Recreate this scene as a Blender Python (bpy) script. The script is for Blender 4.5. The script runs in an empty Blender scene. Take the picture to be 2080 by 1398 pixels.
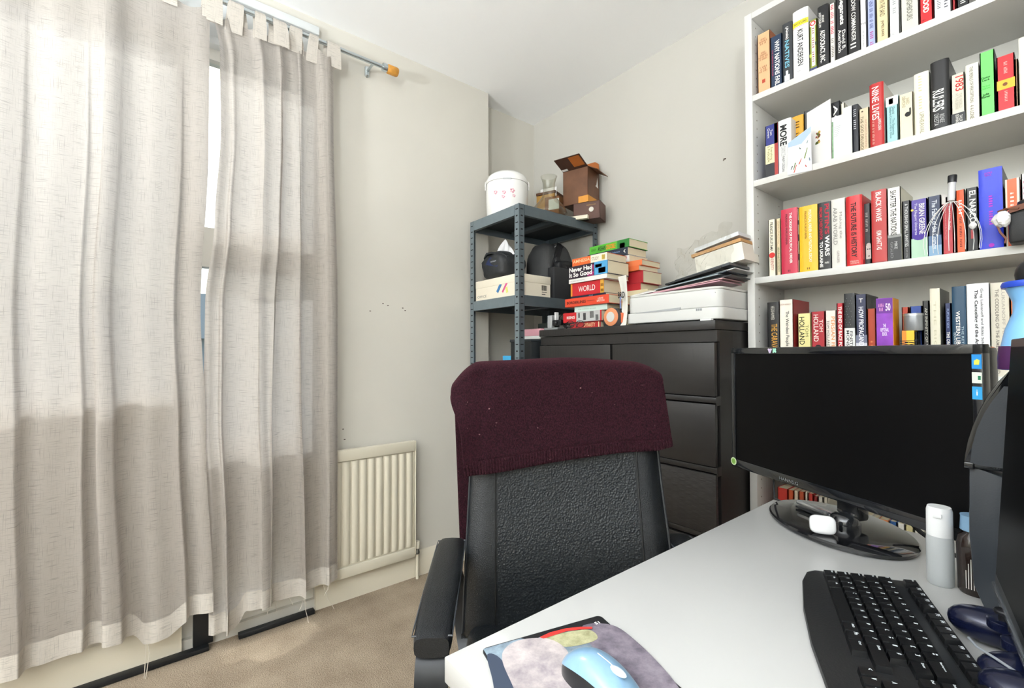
import bpy, bmesh, math, random
from mathutils import Vector, Matrix
random.seed(7)
sc = bpy.context.scene
col = sc.collection
PI = math.pi

# ---------------------------------------------------------------- camera
FPX = 926.7
yaw, pitch, roll = math.radians(141.34), math.radians(1.13), math.radians(-0.109)
CF = Vector((math.cos(yaw)*math.cos(pitch), math.sin(yaw)*math.cos(pitch), math.sin(pitch)))
_R = Vector((math.sin(yaw), -math.cos(yaw), 0)); _U = _R.cross(CF)
CR = math.cos(roll)*_R + math.sin(roll)*_U
CU = -math.sin(roll)*_R + math.cos(roll)*_U
CP = Vector((0, 0, 1.15))
cd = bpy.data.cameras.new('camera'); cam = bpy.data.objects.new('camera', cd); col.objects.link(cam)
cam.matrix_world = Matrix(((CR.x, CU.x, -CF.x, CP.x), (CR.y, CU.y, -CF.y, CP.y), (CR.z, CU.z, -CF.z, CP.z), (0, 0, 0, 1)))
cd.sensor_width = 36; cd.lens = FPX/2080*36; cd.clip_start = 0.02; cd.clip_end = 200
sc.camera = cam
def at(u, v, ax, val):
    """where the sight line of a photo pixel meets the plane axis=val"""
    d = CF + (u-1040)/FPX*CR - (v-699)/FPX*CU
    t = (val-CP[ax])/d[ax]
    return CP + t*d

# ---------------------------------------------------------------- world, sun, added fill lamps, exposure
w = bpy.data.worlds.new('sky'); sc.world = w; w.use_nodes = True
nt = w.node_tree; bg = nt.nodes['Background']
sky = nt.nodes.new('ShaderNodeTexSky'); sky.sky_type = 'NISHITA'; sky.sun_disc = False
sky.sun_elevation = math.radians(38); sky.sun_rotation = math.radians(285); sky.altitude = 60
sky.air_density = 1.0; sky.dust_density = 2.5; sky.ozone_density = 1.0
nt.links.new(sky.outputs[0], bg.inputs[0]); bg.inputs[1].default_value = 0.21
sd = bpy.data.lights.new('sun', 'SUN'); sun = bpy.data.objects.new('sun', sd); col.objects.link(sun)
sd.energy = 2.3; sd.angle = math.radians(.6); sd.color = (1, 0.96, 0.88)
sdir = Vector((math.cos(math.radians(38))*math.cos(math.radians(7)), math.cos(math.radians(38))*math.sin(math.radians(7)), -math.sin(math.radians(38))))
sun.rotation_euler = sdir.to_track_quat('-Z', 'Y').to_euler()
FILL_GLOW = 5.0
FILL_UPLIGHT = 385.0
sc.view_settings.view_transform = 'Standard'; sc.view_settings.look = 'None'
sc.view_settings.gamma = 1; sc.view_settings.use_curve_mapping = False
sc.view_settings.exposure = -0.25

# ---------------------------------------------------------------- materials
def sr(c):
    if isinstance(c, str):
        c = c.lstrip('#'); c = [int(c[i:i+2], 16) for i in (0, 2, 4)]
    return tuple(((x/255)/12.92 if x/255 <= 0.04045 else ((x/255+0.055)/1.055)**2.4) for x in c)+(1,)
MC = {}
def mat(c, rough=0.5, metal=0.0, bump=0.0, scale=200.0, kind='noise', var=0.0, vscale=20.0, coat=0.0, spec=0.5, stretch=None, trans=0.0, emis=0.0, sheen=0.0, ior=1.45, dist=0.002, alpha=1.0):
    key = (str(c), rough, metal, bump, scale, kind, var, vscale, coat, spec, stretch, trans, emis, sheen, alpha, dist)
    if key in MC: return MC[key]
    m = bpy.data.materials.new('m%d' % len(MC)); m.use_nodes = True
    n = m.node_tree; p = n.nodes['Principled BSDF']; L = n.links.new
    p.inputs['Base Color'].default_value = sr(c)
    p.inputs['Roughness'].default_value = rough; p.inputs['Metallic'].default_value = metal
    p.inputs['Coat Weight'].default_value = coat; p.inputs['Specular IOR Level'].default_value = spec
    p.inputs['Transmission Weight'].default_value = trans; p.inputs['IOR'].default_value = ior
    p.inputs['Alpha'].default_value = alpha
    if sheen: p.inputs['Sheen Weight'].default_value = sheen
    if emis: p.inputs['Emission Color'].default_value = sr(c); p.inputs['Emission Strength'].default_value = emis
    if bump or var:
        tc = n.nodes.new('ShaderNodeTexCoord'); mp = n.nodes.new('ShaderNodeMapping'); L(tc.outputs['Object'], mp.inputs[0])
        if stretch: mp.inputs['Scale'].default_value = stretch
    if bump:
        if kind == 'voronoi':
            t = n.nodes.new('ShaderNodeTexVoronoi'); t.inputs['Scale'].default_value = scale; h = t.outputs['Distance']
        elif kind == 'wave':
            t = n.nodes.new('ShaderNodeTexWave'); t.inputs['Scale'].default_value = scale; t.inputs['Distortion'].default_value = 1.5; h = t.outputs['Fac']
        else:
            t = n.nodes.new('ShaderNodeTexNoise'); t.inputs['Scale'].default_value = scale; t.inputs['Detail'].default_value = 3; h = t.outputs['Fac']
        L(mp.outputs[0], t.inputs['Vector'])
        b = n.nodes.new('ShaderNodeBump'); b.inputs['Strength'].default_value = bump; b.inputs['Distance'].default_value = dist
        L(h, b.inputs['Height']); L(b.outputs[0], p.inputs['Normal'])
    if var:
        t = n.nodes.new('ShaderNodeTexNoise'); t.inputs['Scale'].default_value = vscale; t.inputs['Detail'].default_value = 6
        L(mp.outputs[0], t.inputs['Vector'])
        r = n.nodes.new('ShaderNodeMapRange'); r.inputs[1].default_value = 0.3; r.inputs[2].default_value = 0.7
        r.inputs[3].default_value = 1-var; r.inputs[4].default_value = 1+var; L(t.outputs['Fac'], r.inputs[0])
        mx = n.nodes.new('ShaderNodeVectorMath'); mx.operation = 'SCALE'; mx.inputs[0].default_value = sr(c)[:3]
        L(r.outputs[0], mx.inputs['Scale']); L(mx.outputs[0], p.inputs['Base Color'])
    MC[key] = m
    return m

def thin_glass(name, tint=(1, 1, 1), refl=1.0, ior=1.45):
    m = bpy.data.materials.new(name); m.use_nodes = True; n = m.node_tree; n.nodes.clear(); L = n.links.new
    o = n.nodes.new('ShaderNodeOutputMaterial'); mx = n.nodes.new('ShaderNodeMixShader')
    t = n.nodes.new('ShaderNodeBsdfTransparent'); t.inputs[0].default_value = tint+(1,)
    g = n.nodes.new('ShaderNodeBsdfGlossy'); g.inputs['Roughness'].default_value = 0.03
    lw = n.nodes.new('ShaderNodeLayerWeight'); lw.inputs[0].default_value = .5
    pw_ = n.nodes.new('ShaderNodeMath'); pw_.operation = 'POWER'; pw_.inputs[1].default_value = 3.0; L(lw.outputs['Facing'], pw_.inputs[0])
    f = n.nodes.new('ShaderNodeMath'); f.operation = 'MULTIPLY_ADD'; f.inputs[1].default_value = .5*refl; f.inputs[2].default_value = .035*refl; L(pw_.outputs[0], f.inputs[0])
    L(f.outputs[0], mx.inputs[0]); L(t.outputs[0], mx.inputs[1]); L(g.outputs[0], mx.inputs[2]); L(mx.outputs[0], o.inputs[0])
    return m

def cloth_mat(name, c, tc, translu=0.5, sheer=0.12):
    """woven linen: slubs both ways, light comes through it"""
    m = bpy.data.materials.new(name); m.use_nodes = True; n = m.node_tree; n.nodes.clear(); L = n.links.new
    o = n.nodes.new('ShaderNodeOutputMaterial'); co = n.nodes.new('ShaderNodeTexCoord')
    def noise(sx, sy, sz, s):
        mp = n.nodes.new('ShaderNodeMapping'); mp.inputs['Scale'].default_value = (sx, sy, sz)
        t = n.nodes.new('ShaderNodeTexNoise'); t.inputs['Scale'].default_value = s; t.inputs['Detail'].default_value = 2
        L(co.outputs['Object'], mp.inputs[0]); L(mp.outputs[0], t.inputs['Vector']); return t.outputs['Fac']
    a = noise(1, 6, 160, 4.0); b = noise(1, 170, 4, 4.0)
    def band(x, lo, hi):
        r = n.nodes.new('ShaderNodeMapRange'); r.inputs[1].default_value = lo; r.inputs[2].default_value = hi; L(x, r.inputs[0]); return r.outputs[0]
    s1 = band(a, 0.56, 0.78); s2 = band(b, 0.58, 0.82)
    mxm = n.nodes.new('ShaderNodeMath'); mxm.operation = 'MAXIMUM'; L(s1, mxm.inputs[0]); L(s2, mxm.inputs[1])
    def colr(cc):
        mi = n.nodes.new('ShaderNodeMix'); mi.data_type = 'RGBA'; mi.inputs[6].default_value = cc
        mi.inputs[7].default_value = tuple(x*0.42 for x in cc[:3])+(1,); L(mxm.outputs[0], mi.inputs[0]); return mi.outputs[2]
    d = n.nodes.new('ShaderNodeBsdfDiffuse'); L(colr(sr(c)), d.inputs[0])
    t = n.nodes.new('ShaderNodeBsdfTranslucent'); L(colr(sr(tc)), t.inputs[0])
    m1 = n.nodes.new('ShaderNodeMixShader'); m1.inputs[0].default_value = translu; L(d.outputs[0], m1.inputs[1]); L(t.outputs[0], m1.inputs[2])
    tr = n.nodes.new('ShaderNodeBsdfTransparent')
    sh = n.nodes.new('ShaderNodeMath'); sh.operation = 'MULTIPLY_ADD'; sh.inputs[1].default_value = -sheer*0.8; sh.inputs[2].default_value = sheer
    L(mxm.outputs[0], sh.inputs[0])
    m2 = n.nodes.new('ShaderNodeMixShader'); L(sh.outputs[0], m2.inputs[0]); L(m1.outputs[0], m2.inputs[1]); L(tr.outputs[0], m2.inputs[2])
    L(m2.outputs[0], o.inputs[0])
    return m

# ---------------------------------------------------------------- mesh builder
class MB:
    def __init__(s): s.v = []; s.f = []; s.m = []; s.mats = []
    def mi(s, m):
        if m not in s.mats: s.mats.append(m)
        return s.mats.index(m)
    def add(s, vs, fs, m, M=None):
        b = len(s.v); k = s.mi(m)
        for p in vs:
            p = Vector(p); s.v.append(M @ p if M else p)
        for f in fs: s.f.append([b+i for i in f]); s.m.append(k)
        return s
    def box(s, x0, x1, y0, y1, z0, z1, m, bev=0.0, M=None, seg=2):
        if bev <= 0:
            vs = [(x, y, z) for x in (x0, x1) for y in (y0, y1) for z in (z0, z1)]
            return s.add(vs, [(0, 1, 3, 2), (4, 6, 7, 5), (0, 4, 5, 1), (2, 3, 7, 6), (0, 2, 6, 4), (1, 5, 7, 3)], m, M)
        bm = bmesh.new(); bmesh.ops.create_cube(bm, size=1)
        for v in bm.verts: v.co = Vector(((x0+x1)/2+v.co.x*(x1-x0), (y0+y1)/2+v.co.y*(y1-y0), (z0+z1)/2+v.co.z*(z1-z0)))
        bmesh.ops.bevel(bm, geom=list(bm.edges), offset=bev, segments=seg, profile=0.5, affect='EDGES')
        return s.addbm(bm, m, M)
    def addbm(s, bm, m, M=None):
        bm.verts.index_update()
        s.add([v.co.copy() for v in bm.verts], [[v.index for v in f.verts] for f in bm.faces], m, M); bm.free(); return s
    def prism(s, poly, y0, y1, m, M=None, bev=0.0):
        """poly in x,z ; extruded along y"""
        if bev > 0:
            bm = bmesh.new(); a = [bm.verts.new((x, y0, z)) for x, z in poly]; f = bm.faces.new(a)
            r = bmesh.ops.extrude_face_region(bm, geom=[f]); 
            for g in r['geom']:
                if isinstance(g, bmesh.types.BMVert): g.co.y = y1
            bmesh.ops.recalc_face_normals(bm, faces=bm.faces)
            es = [e for e in bm.edges if abs(e.verts[0].co.y-e.verts[1].co.y) < 1e-7]
            bmesh.ops.bevel(bm, geom=es, offset=bev, segments=2, profile=0.5, affect='EDGES')
            return s.addbm(bm, m, M)
        n = len(poly); vs = [(x, y0, z) for x, z in poly]+[(x, y1, z) for x, z in poly]
        fs = [list(range(n)), list(range(2*n-1, n-1, -1))]+[(i, n+i, n+(i+1) % n, (i+1) % n) for i in range(n)]
        return s.add(vs, fs, m, M)
    def lathe(s, prof, m, n=28, M=None, caps=True):
        vs = []; fs = []
        for r, z in prof:
            for k in range(n): vs.append((r*math.cos(2*PI*k/n), r*math.sin(2*PI*k/n), z))
        for i in range(len(prof)-1):
            for k in range(n): fs.append((i*n+k, i*n+(k+1) % n, (i+1)*n+(k+1) % n, (i+1)*n+k))
        if caps:
            fs.append(list(range(n-1, -1, -1))); fs.append([(len(prof)-1)*n+k for k in range(n)])
        return s.add(vs, fs, m, M)
    def tube(s, pts, r, m, n=8, M=None, caps=True, flat=None):
        """round or flat (flat=(w,t)) bar swept along pts"""
        pts = [Vector(p) for p in pts]; N = len(pts); vs = []; fs = []; prev = None
        for i, p in enumerate(pts):
            t = (pts[min(i+1, N-1)]-pts[max(i-1, 0)]).normalized()
            if prev is None:
                up = Vector((0, 0, 1)) if abs(t.z) < 0.9 else Vector((1, 0, 0)); a = t.cross(up).normalized()
            else: a = (prev-t*prev.dot(t)).normalized()
            prev = a; b = t.cross(a)
            rr = r[i] if isinstance(r, (list, tuple)) else r
            if flat:
                for x, y in ((-1, -1), (1, -1), (1, 1), (-1, 1)): vs.append(p+a*x*flat[0]/2+b*y*flat[1]/2)
            else:
                for k in range(n): vs.append(p+(a*math.cos(2*PI*k/n)+b*math.sin(2*PI*k/n))*rr)
        if flat: n = 4
        for i in range(N-1):
            for k in range(n): fs.append((i*n+k, i*n+(k+1) % n, (i+1)*n+(k+1) % n, (i+1)*n+k))
        if caps: fs.append(list(range(n-1, -1, -1))); fs.append([(N-1)*n+k for k in range(n)])
        return s.add(vs, fs, m, M)
    def grid(s, fn, nu, nv, m, M=None):
        vs = [fn(i/nu, j/nv) for j in range(nv+1) for i in range(nu+1)]
        fs = [(j*(nu+1)+i, j*(nu+1)+i+1, (j+1)*(nu+1)+i+1, (j+1)*(nu+1)+i) for j in range(nv) for i in range(nu)]
        return s.add(vs, fs, m, M)
    def ball(s, c, r, m, n=20, M=None, sc_=(1, 1, 1), e=1.0):
        prof = []
        vs = []; fs = []; h = n//2
        sg = lambda x: (abs(x)**e)*(1 if x >= 0 else -1)
        for j in range(h+1):
            a = -PI/2+PI*j/h
            for k in range(n):
                b = 2*PI*k/n
                vs.append((c[0]+r*sc_[0]*sg(math.cos(a))*sg(math.cos(b)), c[1]+r*sc_[1]*sg(math.cos(a))*sg(math.sin(b)), c[2]+r*sc_[2]*sg(math.sin(a))))
        for j in range(h):
            for k in range(n): fs.append((j*n+k, j*n+(k+1) % n, (j+1)*n+(k+1) % n, (j+1)*n+k))
        return s.add(vs, fs, m, M)
    def text(s, body, x, z, wdt, hgt, m, M=None, down=False, y=0.0, bold=0.0):
        """lettering fitted to wdt x hgt in the x,z plane facing -y; down: reads top to bottom. x,z = centre"""
        P, F = glyphs(body, bold)
        vs = []
        for a, b in P:
            a -= 0.5; b -= 0.5
            if down: vs.append((x+b*hgt, y, z-a*wdt))
            else: vs.append((x+a*wdt, y, z+b*hgt))
        return s.add(vs, F, m, M)
    def build(s, name, parent=None, loc=None, rot=None, smooth=40, label=None):
        me = bpy.data.meshes.new(name); me.from_pydata([tuple(p) for p in s.v], [], s.f)
        for m in s.mats: me.materials.append(m)
        for i, p in enumerate(me.polygons): p.material_index = s.m[i]
        bm = bmesh.new(); bm.from_mesh(me); bmesh.ops.recalc_face_normals(bm, faces=bm.faces); bm.to_mesh(me); bm.free()
        if smooth:
            me.polygons.foreach_set('use_smooth', [True]*len(me.polygons)); me.set_sharp_from_angle(angle=math.radians(smooth))
        o = bpy.data.objects.new(name, me); col.objects.link(o)
        if parent: o.parent = parent
        if loc is not None: o.location = loc
        if rot is not None: o.rotation_euler = rot
        if label: o['label'] = label
        return o
GC = {}
def glyphs(body, bold=0.0):
    k = (body, bold)
    if k in GC: return GC[k]
    cu = bpy.data.curves.new('t', 'FONT'); cu.body = body; cu.size = 1; cu.resolution_u = 3; cu.offset = bold; cu.fill_mode = 'BOTH'
    cu.space_line = 0.85; cu.align_x = 'CENTER'
    ob = bpy.data.objects.new('t', cu); me = bpy.data.meshes.new_from_object(ob)
    P = [(v.co.x, v.co.y) for v in me.vertices]; F = [list(p.vertices) for p in me.polygons]
    if P:
        x0 = min(p[0] for p in P); x1 = max(p[0] for p in P); y0 = min(p[1] for p in P); y1 = max(p[1] for p in P)
        P = [((a-x0)/max(x1-x0, 1e-6), (b-y0)/max(y1-y0, 1e-6)) for a, b in P]
    bpy.data.objects.remove(ob); bpy.data.curves.remove(cu); bpy.data.meshes.remove(me)
    GC[k] = (P, F); return GC[k]

def tag(o, label, cat, group=None):
    o['label'] = label; o['category'] = cat
    if group: o['group'] = group
    return o
def thing(name, label, cat, loc=(0, 0, 0), rotz=0, group=None, rot=None):
    o = bpy.data.objects.new(name, None); col.objects.link(o); o.empty_display_size = 0.05
    o.location = loc; o.rotation_euler = rot if rot else (0, 0, rotz)
    return tag(o, label, cat, group)
def struct(o): o['kind'] = 'structure'; return o
def T(x, y, z, rx=0, ry=0, rz=0):
    return Matrix.Translation((x, y, z)) @ Matrix.Rotation(rz, 4, 'Z') @ Matrix.Rotation(ry, 4, 'Y') @ Matrix.Rotation(rx, 4, 'X')

# ---------------------------------------------------------------- room shell
XW, YB, ZC = -2.177, 2.03, 2.69          # window wall, back wall, ceiling
YS, XREC = 1.565, -2.297                 # where the window wall steps back into the recess
WALL = mat('#d1cdc3', 0.85, bump=0.12, scale=60, var=0.025, vscale=2.5)
WALLB = mat('#c6c3bb', 0.85, bump=0.12, scale=60, var=0.02, vscale=2.0)
CEIL = mat('#ffffff', 0.9, bump=0.05, scale=80)
WHITE = mat('#e9e8e4', 0.4)
CREAM = mat('#dbd3c0', 0.45)
MARK = mat('#4a3c34', 0.8)
def carpet():
    m = bpy.data.materials.new('carpet'); m.use_nodes = True; n = m.node_tree; p = n.nodes['Principled BSDF']; L = n.links.new
    tc = n.nodes.new('ShaderNodeTexCoord'); a = n.nodes.new('ShaderNodeTexNoise'); a.inputs['Scale'].default_value = 260; a.inputs['Detail'].default_value = 4
    b = n.nodes.new('ShaderNodeTexNoise'); b.inputs['Scale'].default_value = 7; b.inputs['Detail'].default_value = 5
    L(tc.outputs['Object'], a.inputs['Vector']); L(tc.outputs['Object'], b.inputs['Vector'])
    r = n.nodes.new('ShaderNodeValToRGB'); r.color_ramp.elements[0].position = 0.3; r.color_ramp.elements[1].position = 0.72
    r.color_ramp.elements[0].color = sr('#6a5a4a'); r.color_ramp.elements[1].color = sr('#b5a590')
    ad = n.nodes.new('ShaderNodeMath'); ad.operation = 'MULTIPLY_ADD'; ad.inputs[1].default_value = 0.35; L(b.outputs['Fac'], ad.inputs[0]); 
    sb = n.nodes.new('ShaderNodeMath'); sb.operation = 'MULTIPLY'; sb.inputs[1].default_value = 0.72; L(a.outputs['Fac'], sb.inputs[0]); L(sb.outputs[0], ad.inputs[2])
    L(ad.outputs[0], r.inputs[0]); L(r.outputs[0], p.inputs['Base Color']); p.inputs['Roughness'].default_value = 1; p.inputs['Specular IOR Level'].default_value = 0.1
    bp = n.nodes.new('ShaderNodeBump'); bp.inputs['Strength'].default_value = 0.8; bp.inputs['Distance'].default_value = 0.004; L(a.outputs['Fac'], bp.inputs['Height']); L(bp.outputs[0], p.inputs['Normal'])
    return m
XR, YF = 1.6, -2.9
OY0, OY1, OZ0, OZ1 = -1.55, 0.60, 0.045, 2.64       # the window opening
struct(MB().box(XREC-.3, XR+.1, YF-.1, YB+.1, -0.08, 0, carpet()).build('floor', smooth=0))
struct(MB().box(XREC-.3, XR+.1, YF-.1, YB+.1, ZC, ZC+.1, CEIL).build('ceiling', smooth=0))
b = MB(); xo = XW-.28
b.box(xo, XW, OY1, YS, 0, ZC, WALL).box(xo, XW, YF, OY0, 0, ZC, WALL).box(xo, XW, OY0, OY1, OZ1, ZC, WALL)
b.box(xo, XW, OY0, OY1, 0, OZ0, WALL)
b.box(xo, XW, OY0, 0.115, OZ0, 0.93, WALL)            # wall under the long window
b.box(XREC-.16, XREC, YS, YB+.1, 0, ZC, WALL)
struct(b.build('wall_left', smooth=0))
b = MB().box(XREC-.16, XR, YB, YB+.1, 0, ZC, WALLB)
for (u, v, r) in ((1472, 323, .006), (1470, 326, .003)):
    p = at(u, v, 1, YB); b.box(p.x-r, p.x+r, YB-.0006, YB, p.z-r*.5, p.z+r*.5, MARK, M=None)
struct(b.build('wall_back', smooth=0))
struct(MB().box(XR, XR+.1, YF, YB+.1, 0, ZC, WALLB).build('wall_right', smooth=0))
struct(MB().box(xo, XR+.1, YF-.1, YF, 0, ZC, WALLB).build('wall_front', smooth=0))
b = MB()
for (u, v) in ((778, 617), (788, 621), (818, 626), (823, 631), (752, 632), (700, 893), (697, 872)):
    p = at(u, v, 0, XW); b.box(XW, XW+.0006, p.y-.004, p.y+.004, p.z-.002, p.z+.002, MARK)
struct(b.build('trim_1', smooth=0))                    # small plaster scuffs on the window wall
# skirting boards
SK = [(0, 0), (0.018, 0), (0.018, 0.085), (0.014, 0.1), (0.006, 0.118), (0, 0.125)]
def skirt(name, x0, y0, L_, rz):
    o = MB().prism(SK, 0, L_, CREAM, M=T(x0, y0, 0, 0, 0, rz)).build(name, smooth=30); return struct(o)
skirt('baseboard_left', XW, OY1, YS-OY1, 0)
skirt('baseboard_recess', XREC, YS, YB-YS, 0)
skirt('baseboard_back', XREC, YB, XR-XREC, -PI/2)
skirt('baseboard_window', XW, OY0, .115-OY0, 0)

# ---------------------------------------------------------------- windows
PVC = mat('#e6e4dc', 0.3, coat=0.2)
GLS = thin_glass('window_glass', (0.93, 0.97, 0.98))
GX = XW-.05
def window(name, y0, y1, zs, bars, rails, fr=0.05, mat_=PVC):
    b = MB()
    z0, z1 = zs
    b.box(GX-.03, GX+.03, y0, y0+fr, z0, z1, mat_).box(GX-.03, GX+.03, y1-fr, y1, z0, z1, mat_)
    for (a, c) in rails: b.box(GX-.028, GX+.028, y0+fr, y1-fr, a, c, mat_)
    for (a, c) in bars: b.box(GX-.029, GX+.029, a, c, z0+.001, z1-.001, mat_)
    o = struct(b.build(name, smooth=0))
    MB().box(GX-.004, GX+.004, y0+fr*.5, y1-fr*.5, z0+.01, z1-.01, GLS).build('window_pane', parent=o, smooth=0)
    return o
window('window_1', OY0, 0.115, (0.93, 2.40), [(-0.62, -0.56)], [(0.93, 1.0), (2.34, 2.40)])
window('window_2', 0.115, 0.60, (0.045, 2.40), [], [(0.045, .085), (0.26, 0.80), (1.50, 1.66), (2.35, 2.40)], fr=0.045)
TR = mat('#dfe2e2', 0.4)
b = MB().box(XW-.08, XW+.012, OY0, OY1, 2.40, 2.60, TR, bev=.004).box(XW-.05, XW+.028, OY0, OY1+.0, 2.60, 2.64, TR, bev=.006)
b.box(XW-.03, XW+.02, OY0, OY1, 2.395, 2.425, TR, bev=.006)
struct(b.build('trim_2', smooth=30))
b = MB().box(XW-.1, XW+.052, OY0, 0.10, 0.955, 0.99, CREAM, bev=.005).box(XW-.0, XW+.03, OY0, 0.10, 0.90, 0.955, CREAM, bev=.004)
struct(b.build('trim_3', smooth=30))
BLK = mat('#15171a', 0.5)
b = MB().box(XW+.018, XW+.05, -1.2, 0.20, 0.002, .018, BLK, bev=.002)
b.box(XW+.018, XW+.046, .30, .59, 0.002, .02, BLK, bev=.002)
struct(b.build('trim_4', smooth=30))                   # black strip along the foot of the window wall
struct(MB().box(XW+.004, XW+.026, .150, .215, 0.018, .19, BLK, bev=.002).build('trim_5', smooth=30))
# outside: ground and the pale house over the road
struct(MB().box(-60, xo-.02, -50, 60, -3.2, -3.1, mat('#8d9487', 0.9, var=.15, vscale=.6)).build('ground', smooth=0))
struct(MB().box(-3.9, xo-.002, -3, 3, -.14, .005, mat('#cfc5b0', .8, var=.06, vscale=6)).build('patio', smooth=0))
hx = -13.0
t = thing('house', 'pale rendered house across the way, glimpsed between the curtains', 'house', (hx, 3, -3.1))
MB().box(-6, 0, -9, 10, 0, 4.6, mat('#f0f0ec', .9, var=.04, vscale=1)).build('wall', t, smooth=0)
MB().prism([(-6.3, 4.6), (.3, 4.6), (-3, 6.0)], -9.2, 10.2, mat('#9fb0b2', .8)).build('roof', t, smooth=0)
for k in range(5):
    for z in (.6, 2.9):
        f = MB().box(-.02, .05, -8+k*3.6, -6.8+k*3.6, z, z+1.4, PVC).build('window', t, smooth=0)
        MB().box(.03, .055, -7.92+k*3.6, -6.88+k*3.6, z+.08, z+1.32, mat('#39444c', .1)).build('pane', f, smooth=0)

# added fill lamps, unseen behind the camera: a globe pendant and two uplighters
LX, LY, LZ = 0.55, -0.85, 2.05
t = thing('fill_pendant', 'added white globe pendant for fill, unseen behind the viewpoint', 'lamp', (LX, LY, ZC))
MB().lathe([(.05, 0), (.05, -.02), (.02, -.04)], WHITE, 30).build('ceiling_rose', t)
MB().tube([(0, 0, -.03), (0, 0, LZ-ZC+.17)], .003, WHITE, 8).build('flex', t)
MB().ball((0, 0, LZ-ZC), .18, mat('#f4faff', .5, emis=FILL_GLOW), 32).build('globe', t, label='glowing white globe of the added fill pendant')
for k, (lx, ly, pw, side) in enumerate(((-.75, -1.95, .52, 'left'), (1.2, -1.6, .48, 'right'))):
    t = thing('fill_uplighter', 'added white uplighter for fill, unseen behind the viewpoint, the %s one of two' % side, 'lamp', (lx, ly, 0), 0, 'added fill uplighters behind the viewpoint')
    MB().lathe([(.14, 0), (.14, .02), (.03, .03), (.012, .04), (.012, 1.28), (.03, 1.30), (.15, 1.40), (.17, 1.45)], WHITE, 32, caps=False).build('stand', t)
    ld = bpy.data.lights.new('fill_uplight', 'AREA'); ld.shape = 'DISK'; ld.size = .28; ld.energy = FILL_UPLIGHT*pw; ld.color = (.90, .955, 1.0)  # added upward light, fills the room by bouncing off the ceiling
    lo = bpy.data.objects.new('fill_uplight', ld); col.objects.link(lo); lo.location = (lx, ly, 1.44); lo.rotation_euler = (PI, 0, 0)

# ---------------------------------------------------------------- curtains on a pole
CX = -2.085                                  # plane of the curtains
ROD = Vector((CX-.005, 0, 2.535))
LIN = cloth_mat('linen_curtain', '#c6beb5', '#ccc8c6', 0.5, 0.035)
LIN2 = cloth_mat('linen_hem', '#d9d2c8', '#bdb4a8', 0.25, 0.01)
CHROME = mat('#c4cdd0', .25, .9)
t = thing('curtain_pole', 'pale metal curtain pole with a wooden end cap over the window', 'curtain pole', (ROD.x, .5, ROD.z))
MB().tube([(0, -2.2, 0), (0, .375, 0)], .0095, CHROME, 16).build('pole', t)
MB().tube([(0, .375, 0), (0, .395, 0)], .019, CHROME, 20).build('collar', t)
b = MB(); b.lathe([(.004, 0), (.017, .0), (.0215, .006), (.0215, .05), (.019, .056), (.0, .057)], mat('#c98d3a', .5, bump=.2, scale=60, var=.2, vscale=40), 24, M=T(0, .395, 0, -PI/2))
b.build('end_cap', t, label='wooden end cap')
b = MB().tube([(-.09, .33, 0), (0, .33, 0)], .006, CHROME, 10); b.tube([(-.09, .33, -.02), (-.085, .33, -.02), (-.085, .33, .02)], .012, CHROME, 10); b.build('bracket', t)

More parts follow.
